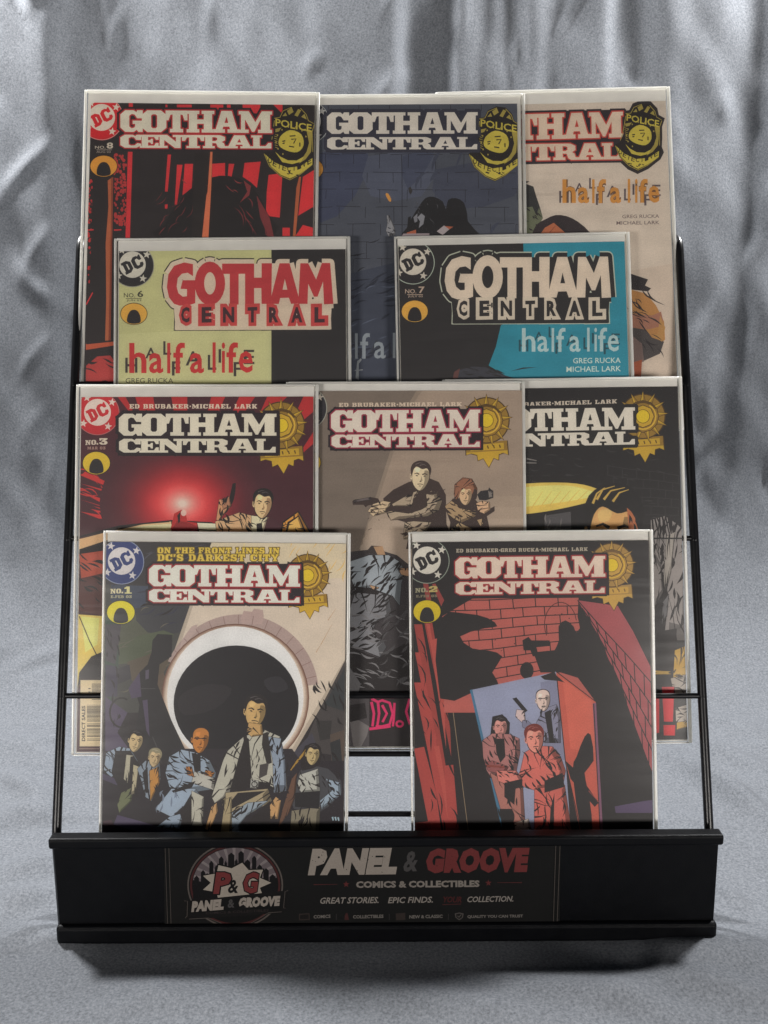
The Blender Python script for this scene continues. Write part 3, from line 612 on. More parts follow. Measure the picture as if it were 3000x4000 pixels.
def shield(A, x, y, k, rot=4, edge=None):                                               # police shield, k px per unit, about 2 wide
    A.frame(0, 0, 1); a = math.radians(rot); ca, sa = math.cos(a), math.sin(a)
    T = lambda P: [(x + k * (u * ca - v * sa), y + k * (u * sa + v * ca)) for u, v in P]
    dk, g, b = (40,36,36), (140,127,66), (168,155,70)
    body = [(-.95,-1.02),(-.62,-1.1),(-.5,-1.42),(-.12,-1.62),(.3,-1.6),(.62,-1.32),(.72,-1.02),(1.0,-.9),(.92,-.5),(.98,0),(1.0,.42),(1.12,.66),(1.0,1.0),(.5,1.5),(.05,1.78),(-.4,1.62),(-.92,1.22),(-1.25,.62),(-.98,.42),(-.86,0),(-.82,-.5)]
    if edge: A.p(edge, T([(u * 1.12, v * 1.09) for u, v in body]))
    A.p(dk, T(body)); A.lines(g, k * .035, k * .03, T([(-.84,-.9),(-.86,-.5),(-.9,0),(-.98,.36)]), T([(.98,-.84),(.9,-.5),(.96,0),(1.0,.4)]), T([(-1.2,.64),(-.92,1.18),(-.4,1.58),(.05,1.74),(.5,1.46),(1.0,.98)]), T([(-.86,-1.0),(-.6,-1.06),(-.48,-1.36),(-.1,-1.56)]), T([(.3,-1.54),(.58,-1.28),(.7,-1.0),(.96,-.88)]))
    for i in range(7): A.lines(g, k * .03, k * .02, T([(-.84 + .02 * i, -.3 + i * .1), (-.66 + .01 * i, -.26 + i * .1)]))
    A.p(g, T([(.66,-.5),(.9,-.55),(.92,0),(.92,.4),(.7,.75),(.4,.98),(.72,.4),(.8,0)]))
    for q in ([(-.3,-1.38),(-.1,-1.55),(.0,-1.35),(-.2,-1.2)], [(.05,-1.2),(.2,-1.5),(.34,-1.45),(.2,-1.15)], [(.36,-1.15),(.5,-1.3),(.62,-1.05)], [(-.5,-1.12),(-.36,-1.3),(-.28,-1.15)], [(-.84,-.5),(-.5,-.6),(-.6,-.42),(-.78,-.36)], [(.3,-.58),(.8,-.6),(.72,-.5)]): A.p(g, T(q))
    c = T([(-.8,-1.0),(.86,-.84),(-.78,-.66)]); A.text(b, 'POLICE', c[0], c[1], c[2], .02)
    A.p(b, T([(-.1,-.52),(.42,-.36),(.56,.12),(.30,.46),(-.2,.42),(-.56,.2),(-.52,-.2)]), 3)
    for q in ("-.1,-.24 .16,-.28", "-.02,-.1 .2,-.14 .1,.08", "-.1,.22 .14,.24", "-.42,.02 -.28,-.02", "-.4,.12 -.3,.08", ".38,.02 .4,.2"): A.line(dk, T(pl(q)), k * .055)
    for i in range(9):
        t = math.radians(120 + i * 27); A.frame(0, 0, 1); q = T([(.0 + .70 * math.cos(t), .0 + .68 * math.sin(t))])[0]; A.ell(g, q[0], q[1], k * .035, k * .045, n=6)
    A.p(b, T([(-.72,.5),(-.45,.72),(-.1,.86),(.3,.84),(.6,.64),(.5,.88),(.1,1.02),(-.35,.96)]))
    A.p(b, T([(-1.16,.66),(-.7,1.0),(-.1,1.2),(.5,1.08),(1.0,.68),(1.02,.98),(.5,1.42),(.05,1.68),(-.38,1.54),(-.86,1.18)]))
    n = 'DETECTIVE'
    for i, ch in enumerate(n):
        t = (i + .5) / 9; u = -1.0 + 1.95 * t; v = .86 + .42 * math.sin(math.pi * t) - .1 * t; sl = .42 * math.cos(math.pi * t) - .05
        w2, h2 = .085, .12
        P = T([(u - w2, v - h2 - sl * w2 * 1.6), (u + w2, v - h2 + sl * w2 * 1.6), (u - w2 - sl * .1, v + h2 - sl * w2 * 1.6)]); A.text(dk, ch, P[0], P[1], P[2], .01)
    A.hatch(dk, T([(-.5, 1.3)])[0][0], T([(0, 1.36)])[0][1], T([(.5, 1.3)])[0][0], T([(0, 1.55)])[0][1], 16, 20, k * .16, k * .05)
def halflife(A, x, y, w, col, back, rim=None, w0=1.0):                                   # overlapped story title: big lower-case over scattered capitals
    A.frame(x, y, w / 900.0)
    for ch, u, v, h, ww in (('H',0,115,105,85),('A',140,45,75,78),('L',265,0,95,55),('F',325,140,100,60),('A',420,70,100,105),('L',575,95,105,60),('I',650,55,95,18),('F',755,145,100,60),('E',825,60,100,75)):
        A.text(back, ch, (u, v), (u + ww, v), (u, v + h), .012)
    for ch, u, v, ww, h in (('h',28,12,120,210),('a',165,82,100,142),('l',292,12,22,212),('f',335,10,80,214),('a',450,82,98,142),('l',608,8,22,212),('i',672,8,24,212),('f',705,8,80,212),('e',790,68,100,152)):
        if rim: A.text(rim, ch, (u, v), (u + ww, v), (u, v + h), .05)
        A.text(col, ch, (u, v), (u + ww, v), (u, v + h), .018 * w0)
def face(A, x, y, k, skin, dark, tilt=0.0, hair=None, bald=False):                       # small inked face, k = half height
    was, A.inked = A.inked, 0
    a = math.radians(tilt); ca, sa = math.cos(a), math.sin(a); fr = A.f; A.f = (fr[0] + x * fr[2], fr[1] + y * fr[2], fr[2] * k)
    R = lambda s: [(u * ca - v * sa, u * sa + v * ca) for u, v in pl(s)]
    mid = tuple(int(c * .70) for c in skin); hi = tuple(min(215, int(c * 1.12)) for c in skin); hr = hair or dark
    A.p(dark, R("-.66,-.4 -.56,-.85 -.2,-1.08 .3,-1.06 .66,-.8 .72,-.3 .68,.2 .46,.72 .2,1.0 -.08,1.04 -.36,.82 -.58,.4"), 3)
    A.p(skin, R("-.6,-.4 -.5,-.78 -.18,-1.0 .28,-1.0 .6,-.74 .66,-.3 .62,.2 .42,.66 .18,.93 -.06,.97 -.32,.77 -.53,.38"), 3)
    A.p(skin, R("-.62,-.12 -.74,-.16 -.72,.14 -.58,.24"), 2); A.line(dark, R("-.70,-.1 -.66,.1"), .05)
    A.p(mid, R(".3,-.5 .64,-.4 .62,.2 .42,.66 .18,.93 .06,.95 .26,.6 .34,.2 .3,-.1"), 2)
    A.p(hi, R("-.4,-.62 -.05,-.66 -.1,-.38 -.36,-.34"), 2)
    if not bald:
        A.p(hr, R("-.62,-.02 -.74,-.5 -.62,-.92 -.26,-1.16 .2,-1.2 .58,-1.0 .78,-.6 .7,-.1 .6,-.44 .44,-.66 .1,-.58 -.3,-.74 -.52,-.5"), 3)
        A.lines(tuple(min(200, c + 34) for c in hr), .07, .02, R("-.4,-.9 -.1,-1.04 .1,-1.0"), R("-.1,-.84 .2,-.94 .4,-.84"))
    A.line(dark, R("-.44,-.2 -.26,-.27 -.08,-.18"), .05, .10); A.line(dark, R(".14,-.18 .32,-.27 .52,-.2"), .10, .05)
    for q in ("-.36,-.1 -.26,-.13 -.14,-.07 -.25,-.03", ".2,-.07 .32,-.13 .42,-.1 .32,-.03"): A.p(dark, R(q))
    A.p(mid, R(".06,-.12 .18,.24 .1,.34 -.02,.3 .06,.18")); A.line(dark, R("-.02,.32 .1,.34"), .06)
    A.line(dark, R("-.16,.54 .04,.51 .24,.54"), .06, .05); A.line(mid, R("-.06,.66 .12,.66"), .07)
    A.f = fr; A.inked = was

def art_one():
    A = Art(BOOKS['one'][1]); A.frame(200, 2000, .7836)
    A.p((44,40,42), "200,100 1560,100 1560,2200 200,2200")
    A.p((62,62,60), "240,130 830,130 690,480 600,740 560,1000 240,1000")
    for c, q in (((72,74,62),"280,560 420,500 560,540 520,700 330,760"), ((78,70,60),"380,740 520,640 600,680 560,800 420,860"), ((58,64,78),"300,340 470,300 470,470 330,520"), ((54,54,58),"420,480 690,470 640,600 480,600"), ((70,76,60),"330,660 560,590 600,650 340,760"), ((84,72,62),"460,880 560,800 570,940 470,960"), ((52,66,58),"270,520 330,500 330,900 270,900")): A.p(c, q, 2)
    A.hatch((48,48,60), 300, 180, 760, 560, 60, -24, 110, 7); A.hatch((86,82,72), 300, 480, 620, 900, 26, -22, 90, 5); A.hatch(INK, 300, 160, 700, 500, 26, -24, 90, 8)
    # beam of light
    A.p((150,140,128), "800,140 1500,140 1500,700 1440,810 1205,1210 640,1180 560,950 605,715 690,470")
    A.p((170,160,148), "830,140 1490,140 1490,690 1430,790 1195,1190 660,1170 575,950 625,720 706,470")
    for i, c in enumerate(((172,158,120),(174,161,126),(174,162,134),(172,162,142))): A.p(c, [(800 - i * 3, 140), (1490, 140), (1490, 330 - i * 0 + 40 * i - 120), (760, 300 + 45 * i - 100)])
    A.hatch((176,150,96), 1190, 150, 1470, 330, 30, 118, 90, 5); A.hatch((188,166,110), 830, 150, 1100, 250, 14, 118, 60, 5); A.lines((150,120,90), 3, 1, "1345,660 1400,560", "1320,700 1350,650", "1380,540 1420,480")
    # lamp rim and bright lens (plain round lens)
    A.ring((140,124,120), 940, 915, 395, 405, 62, 205, 352, 34); A.p((148,130,126), "945,530 960,492 1000,498 1012,482 1055,488 1060,520 1050,560 950,560")
    A.p((150,134,130), "640,690 720,600 730,560 700,570 650,640")
    for t in range(214, 350, 11):
        q = math.radians(t); A.line((112,92,90), [(940 + 338 * math.cos(q), 915 + 346 * math.sin(q)), (940 + 393 * math.cos(q), 915 + 402 * math.sin(q))], 3)
    for i in range(5): A.ell(((96,72,62),(126,104,92),(150,134,122),(166,152,140),(176,166,154))[i], 918, 925, 368 - i * 6, 368 - i * 6, n=48)
    A.ell((202,195,187), 918, 920, 340, 350, n=48)
    A.ell((33,31,34), 922, 955, 312, 290, n=48); A.p((40,37,40), "640,920 760,860 900,880 820,980 660,1010", 3); A.p((44,42,46), "1060,840 1140,820 1180,880 1100,900", 3)
    
    # dark machinery and roof edges on both sides
    A.p((40,38,40), "500,700 505,640 530,608 605,612 600,720 540,760 530,860 600,1040 690,1230 540,1240 420,1100 440,960 420,900 440,800 480,760", 0)
    for c, q in (((70,62,80),"385,880 440,800 450,920 400,930"), ((70,62,80),"455,940 480,935 490,1120 475,1090"), ((72,64,82),"270,920 380,1000 330,1100 400,1200 270,1190"), ((58,54,68),"270,760 330,770 330,920 270,920"), ((64,60,66),"270,560 350,560 320,760 270,740"), ((54,52,56),"330,780 390,760 400,830 330,860"), ((76,70,84),"470,790 488,785 486,830 470,835")): A.p(c, q)
    A.ring(INK, 350, 1000, 62, 78, 9, 60, 300, 16); A.hatch(INK, 275, 560, 340, 1100, 30, 80, 60, 7); A.lines((60,58,60), 5, 3, "505,1120 530,1180 548,1250", "440,880 520,880")
    A.p((62,58,58), "1330,1000 1475,720 1475,1220 1250,1190"); A.p((48,46,46), "1320,1040 1400,1040 1390,1130 1340,1140"); A.p((50,52,54), "1480,740 1480,1000 1360,960 1430,840"); A.p((74,64,58), "1390,1110 1475,1080 1475,1300 1400,1290")
    A.p((44,44,46), "1390,1150 1440,1130 1450,1240 1400,1240"); A.hatch(INK, 1310, 860, 1460, 1240, 30, 65, 80, 9); A.p((60,58,66), "1180,1230 1300,1100 1330,1180 1200,1330")
    # foreground: five people in shirts and coats on the roof edge
    A.p((40,36,40), "250,1300 700,1240 1500,1240 1500,2200 250,2200"); A.p((42,38,42), "600,1180 1200,1180 1300,1320 600,1320")
    A.p((62,56,74), "250,1300 370,1350 360,1375 250,1330"); A.p((66,58,80), "330,1510 620,1590 610,1640 310,1560"); A.p((58,40,48), "258,1540 300,1535 320,1580 260,1600")
    bl, sh, tn, og = (122,134,148), (150,150,142), (160,128,90), (154,112,58)
    A.inked = 1.0
    A.p(bl, "262,1290 275,1200 340,1170 395,1180 430,1240 430,1300 400,1400 330,1310 300,1320"); A.p(INK, "320,1190 395,1190 440,1260 430,1420 360,1420 300,1300"); A.p((146,142,126), "375,1210 410,1215 380,1350 362,1330"); A.p(INK, "395,1220 415,1215 410,1380 385,1370"); A.p((92,96,72), "350,1400 410,1370 400,1440 340,1500 330,1460"); A.p((150,142,120), "410,1260 436,1270 420,1400 400,1410")
    face(A, 420, 1145, 52, (164,146,112), INK, 12); A.hatch(INK, 262, 1200, 320, 1300, 9, 60, 50, 7)
    # second person
    A.p((112,122,134), "430,1280 470,1240 540,1250 545,1330 500,1440 470,1420 450,1340"); A.p(og, "490,1290 535,1270 540,1350 495,1440"); A.p(INK, "455,1300 480,1270 486,1400 470,1400"); face(A, 515, 1228, 44, (160,142,112), INK, 8, hair=(118,112,92)); A.hatch(INK, 440, 1280, 545, 1420, 12, 80, 50, 6)
    # third man, pale suit, arms folded
    A.p((126,138,152), "570,1300 590,1220 650,1185 720,1200 790,1240 820,1300 810,1380 690,1400 590,1370"); A.p((126,138,152), "520,1480 600,1380 720,1380 760,1440 750,1560 700,1565 690,1440 640,1480 600,1520"); A.p((150,148,138), "700,1390 760,1420 755,1565 680,1560 700,1470"); A.p(bl, "590,1520 660,1500 640,1580 525,1570")
    A.p(INK, "700,1200 745,1210 745,1290 715,1300"); A.p((150,148,142), "715,1290 815,1330 810,1385 700,1350"); A.p((150,96,48), "672,1270 700,1270 712,1320 680,1310"); A.p((146,96,50), "770,1285 815,1300 800,1320 765,1310"); A.p(INK, "600,1390 720,1340 700,1375 610,1400"); A.p(INK, "640,1500 700,1400 700,1560 660,1560")
    A.hatch(INK, 580, 1220, 700, 1390, 26, 20, 70, 8); A.hatch(INK, 720, 1220, 820, 1370, 18, 30, 50, 7); A.hatch((96,104,118), 530, 1400, 640, 1500, 12, 100, 60, 7)
    face(A, 742, 1140, 62, (156,104,52), INK, 6, bald=True); A.line(INK, '712,1128 776,1130', 4)
    # fourth man, shirt sleeves and harness, largest
    A.p((150,148,138), "870,1200 960,1120 1060,1085 1140,1120 1165,1220 1175,1380 1140,1400 1100,1380 1080,1360 960,1340 900,1330 850,1430 815,1450 800,1420"); A.p((120,130,144), "1080,1120 1145,1130 1165,1230 1172,1390 1110,1400 1105,1240"); A.p(INK, "965,1120 985,1130 1000,1320 960,1410 890,1390 930,1240")
    A.p((44,40,40), "1055,1105 1080,1095 1100,1250 1075,1260 1050,1160"); A.p((60,56,56), "1040,1260 1085,1250 1075,1310 1035,1330"); A.p(INK, "930,1330 1090,1350 1085,1390 930,1370"); A.p((140,140,136), "995,1335 1035,1340 1030,1380 992,1375"); A.ring(INK, 1013, 1357, 16, 16, 5, n=12)
    A.p((140,128,104), "870,1400 1080,1380 1100,1440 960,1520 900,1560 890,1700 860,1700"); A.p((122,132,142), "900,1500 980,1450 1080,1440 980,1500 930,1560 960,1700 905,1700"); A.p(INK, "930,1400 1070,1390 900,1480 880,1460"); A.p((138,126,100), "850,1440 870,1420 830,1700 850,1720 880,1720 900,1500 900,1420")
    A.p(tn, "800,1470 825,1450 830,1490 790,1590 768,1580"); A.p(tn, "1085,1470 1120,1420 1145,1440 1130,1530 1090,1530"); A.hatch(INK, 860, 1160, 960, 1360, 22, 112, 80, 8); A.hatch(INK, 1090, 1140, 1170, 1400, 22, 95, 70, 9); A.hatch(INK, 990, 1160, 1060, 1330, 9, 100, 50, 5); A.hatch(INK, 880, 1420, 1090, 1590, 24, 140, 90, 8); A.p(INK, "960,1560 1090,1440 1100,1700 970,1700")
    face(A, 1016, 1000, 78, (166,140,96), INK, 6); A.p((158,130,88), "985,1050 1050,1060 1055,1110 1000,1120 975,1100"); A.lines(INK, 8, 2, "1005,1075 1035,1105", "960,1115 990,1140 1010,1110")
    # woman in a jacket
    A.p((60,60,64), "1190,1420 1240,1290 1290,1260 1380,1280 1445,1340 1450,1400 1380,1470 1330,1500 1210,1480"); A.p((150,150,144), "1240,1310 1330,1280 1340,1390 1250,1400 1225,1370"); A.p((112,106,92), "1195,1490 1340,1470 1330,1720 1170,1720"); A.p((36,34,36), "1215,1400 1340,1390 1335,1480 1215,1470"); A.p((126,138,150), "1370,1330 1440,1350 1445,1410 1350,1480 1340,1440 1400,1390"); A.p((90,66,54), "1130,1560 1200,1330 1225,1300 1215,1420 1150,1600")
    A.p(INK, "1240,1230 1265,1165 1320,1150 1350,1200 1340,1260 1300,1280 1250,1290"); face(A, 1303, 1212, 50, (156,140,104), INK, 8); A.hatch(INK, 1230, 1290, 1340, 1390, 14, 60, 50, 6); A.hatch(INK, 1350, 1300, 1450, 1460, 20, 50, 60, 8); A.hatch(INK, 1190, 1490, 1330, 1590, 14, 95, 70, 7); A.p((140,110,54), "1190,1280 1270,1180 1262,1210 1195,1290"); A.lines((130,150,160), 9, 6, "1402,1520 1406,1538", "1416,1520 1420,1538", "1430,1522 1434,1540")
    A.p((44,42,46), "1140,1560 1200,1480 1180,1720 1120,1720")
    A.inked = 0
    A.p((52,50,52), "270,150 800,150 760,260 500,250 480,370 270,360")
    A.hatch((70,70,78), 470, 160, 780, 250, 20, -24, 80, 6)
    roundel(A, 475, 2195, 88, (46,56,98), (120,128,150), (176,172,172))
    A.frame(400, 2100, .5787)
    for c, gr in (((84,70,40), 9), ((186,160,70), 0)):
        A.slab(c, 'ON THE FRONT LINES IN', (372,66), (1195,68), (372,106), gap=.14, grow=gr * .6); A.slab(c, "DC'S DARKEST CITY", (372,112), (1190,113), (372,158), gap=.14, grow=gr * .6)
    A.slab((180,172,140), 'NO.', (54,346), (140,344), (54,378), gap=.1); A.slab((186,176,130), '1', (148,330), (198,330), (148,378)); A.slab((150,146,120), 'E.FEB 03', (56,390), (198,390), (56,408), gap=.2)
    medal(A, 400 + 1385 * .5787, 2100 + 255 * .5787, 72)
    oval(A, 472, 2392, 54, 45, (200,172,44))
    title(A, ((582,2207), (1172,2209), (582,2290)), ((582,2301), (1170,2304), (582,2352)), boxpts="583,2202 1170,2202 1186,2216 1188,2366 576,2364 578,2300")
    print_cover('one', A)

def bricks(A, c, P00, P10, P01, P11, rows, cols, w, stagger=.5):                        # mortar lines over a quad
    B = lambda u, v: tuple((V(P00) * (1 - u) + V(P10) * u) * (1 - v) + (V(P01) * (1 - u) + V(P11) * u) * v)
    for r in range(rows + 1): A.line(c, [B(0, r / rows), B(.33, r / rows + .01), B(.66, r / rows - .008), B(1, r / rows)], w)
    for r in range(rows):
        for k in range(cols + 1):
            u = (k + (stagger if r % 2 else 0) + A.rnd.uniform(-.08, .08)) / cols
            if 0 < u < 1: A.line(c, [B(u, r / rows), B(u, (r + 1) / rows)], w)
def art_two():
    A = Art(BOOKS['two'][1]); A.frame(1500, 2000, .7836)
    dk = (38,35,36); A.p(dk, "100,100 1400,100 1400,2200 100,2200")
    rd, rs, dr = (146,80,74), (136,70,74), (134,60,56)
    for q in ("150,560 190,560 330,1400 390,1700 340,1700", "150,850 200,850 330,1500 370,1700 320,1700", "195,520 235,520 330,1080 335,1220", "230,640 265,630 300,960 310,1180", "150,1180 200,1170 260,1400 300,1700 250,1700", "155,700 178,700 262,1130 250,1190", "250,1170 275,1165 350,1600 350,1700", "300,1265 345,1260 365,1500 385,1700 330,1700", "155,1550 230,1540 250,1700 155,1700", "205,540 225,540 250,700 240,700"): A.p(A.rnd.choice([(138,62,58),(128,58,54),(146,70,64)]), q)
    A.hatch(dk, 150, 560, 380, 1580, 44, 76, 130, 7); A.lines((120,104,84), 4, 3, "285,545 340,960 420,1590")
    A.p(rd, "290,520 440,432 970,425 965,520 1060,1000 300,1000"); bricks(A, dk, (290,440), (975,425), (330,860), (1000,760), 8, 6, 5)
    A.p(rs, "965,440 1180,470 1338,790 1338,1300 1190,900 1080,640"); bricks(A, dk, (965,440), (1340,860), (1080,640), (1340,1420), 5, 8, 5)
    A.hatch(dk, 420, 460, 940, 780, 16, -30, 10, 5); A.p(dk, "1170,476 1245,600 1338,790 1338,430 1150,430")
    A.ring((60,34,36), 880, 560, 82, 112, 4, 150, 350, 16)
    # cast shadows of the people on the wall (plain rounded silhouettes)
    A.p(dk, "270,540 400,505 520,530 565,570 500,580 380,620 440,680 520,690 590,720 540,800 575,870 440,900 280,930", 2)
    A.p(dk, "880,800 830,740 850,690 872,640 870,570 905,540 945,570 960,600 1000,555 1050,580 1062,640 1110,720 1190,880 1290,1260 1345,1320 1345,1700 1080,1700 1050,940", 2)
    A.p(dk, "690,640 720,622 735,640 826,640 826,668 760,674 770,716 742,720 730,690 696,690"); A.p(dk, "745,700 870,690 880,800 780,800"); A.ell(dk, 712, 790, 34, 42)
    # doorway, door leaf
    A.p((122,126,146), "440,886 785,812 860,795 905,1240 930,1580 590,1580"); A.p((60,96,120), "428,888 440,884 600,1570 585,1570"); A.p((108,110,130), "780,850 862,830 905,1240 800,1200")
    A.p((156,78,66), "858,795 1055,945 1085,1600 980,1600 905,1250"); A.p((164,86,72), "890,830 1040,945 1050,1200 930,1180"); A.p((108,74,94), "1040,955 1057,950 1092,1600 1078,1600"); A.lines(dk, 5, 4, "858,795 1055,945", "1045,955 1078,1600", "862,830 905,1250 985,1600")
    A.p(dk, "1000,1120 1030,1110 1045,1240 1000,1300 1020,1400 1040,1600 985,1600 940,1300 960,1220", 2); A.p(dk, "905,1240 960,1290 1070,1450 1050,1470 930,1330"); A.lines((120,60,56), 4, 2, "1020,1390 1075,1450")
    A.p(dk, "780,820 850,795 860,815 900,850 870,842 800,836")
    A.inked = 1.0
    A.p(dk, "530,1110 540,1020 590,1008 628,1050 625,1110 600,1130 545,1130"); face(A, 580, 1075, 50, (166,118,112), dk, 0); 
    A.p((142,98,96), "490,1140 540,1105 625,1108 675,1130 678,1200 660,1290 610,1330 520,1320 495,1220"); A.p(dk, "555,1130 600,1130 605,1220 580,1250 560,1200"); A.p((122,74,74), "500,1250 540,1240 620,1270 600,1310 520,1290"); A.p((142,96,88), "530,1300 600,1340 690,1340 705,1580 610,1580"); A.p(dk, "600,1340 660,1330 650,1460 600,1420"); A.p(dk, "575,1480 640,1480 650,1580 590,1580")
    A.hatch(dk, 495, 1130, 675, 1310, 40, 70, 60, 8); A.hatch(dk, 560, 1330, 700, 1570, 18, 85, 80, 8); A.lines((112,58,52), 12, 8, "512,1265 600,1272")
    # bald man behind with raised pistol
    A.p((112,112,130), "760,1050 800,980 860,960 878,1010 880,1150 800,1150"); A.p(dk, "800,1000 830,985 850,1150 825,1150"); face(A, 792, 940, 52, (176,158,150), dk, -4, bald=True); A.lines(dk, 4, 3, '768,930 816,928', '786,972 806,970')
    A.p(dk, "640,930 660,924 716,990 700,1002"); A.p((168,150,148), "662,985 700,990 705,1040 690,1050 656,1020"); A.p((104,104,122), "690,1040 715,1040 760,1080 720,1090 690,1070"); A.hatch(dk, 770, 990, 876, 1140, 14, 100, 50, 7)
    # man in front, crouching with both hands forward
    A.p((166,92,84), "700,1200 760,1165 840,1170 880,1220 905,1290 890,1370 760,1390 700,1370 660,1340 680,1290"); A.p((162,86,78), "750,1380 900,1360 935,1590 750,1590"); A.p(dk, "800,1340 890,1300 900,1370 800,1400"); face(A, 750, 1135, 66, (184,122,110), dk, -6, hair=(96,44,40)); A.p((172,106,98), "560,1290 660,1290 690,1340 640,1370 570,1340"); A.p(dk, "600,1350 690,1330 690,1370 620,1390"); A.p(dk, "830,1480 850,1400 845,1590 825,1590")
    A.hatch(dk, 700, 1190, 890, 1370, 36, 60, 70, 8); A.hatch(dk, 760, 1400, 920, 1590, 22, 85, 90, 7); A.p((172,160,150), "650,1550 720,1530 735,1590 655,1590"); A.hatch(dk, 570, 1290, 660, 1350, 12, 20, 40, 6)
    A.inked = 0; A.p((74,62,86), "1150,1468 1300,1440 1338,1436 1338,1500 1155,1500")
    # lettering
    A.p((120,56,54), "190,330 215,330 250,520 225,520"); A.p((120,56,54), "240,360 256,356 300,440 285,470")
    roundel(A, 1668, 2192, 88, (40,37,39), (120,128,118), (172,168,160))
    A.frame(1500, 2000, .7836)
    A.slab((130,126,104), 'NO.', (156,380), (218,377), (156,402), gap=.1); A.slab((152,140,90), '2', (224,370), (266,368), (224,400)); A.slab((110,104,86), 'E.FEB 03', (160,414), (264,412), (160,426), gap=.2)
    A.slab((150,142,128), 'ED BRUBAKER*GREG RUCKA*MICHAEL LARK', (360,184), (1015,176), (360,202), gap=.16)
    medal(A, 1500 + 1135 * .7836, 2000 + 265 * .7836, 75, ((140,112,62), (162,132,66), (100,78,48)))
    oval(A, 1668, 2389, 53, 44, (168,150,38))
    title(A, ((1778,2178), (2364,2171), (1779,2260)), ((1780,2274), (2362,2267), (1780,2323)), fill=(178,164,152), boxpts="1780,2170 2362,2164 2378,2176 2380,2326 1774,2334 1776,2270")
    print_cover('two', A)

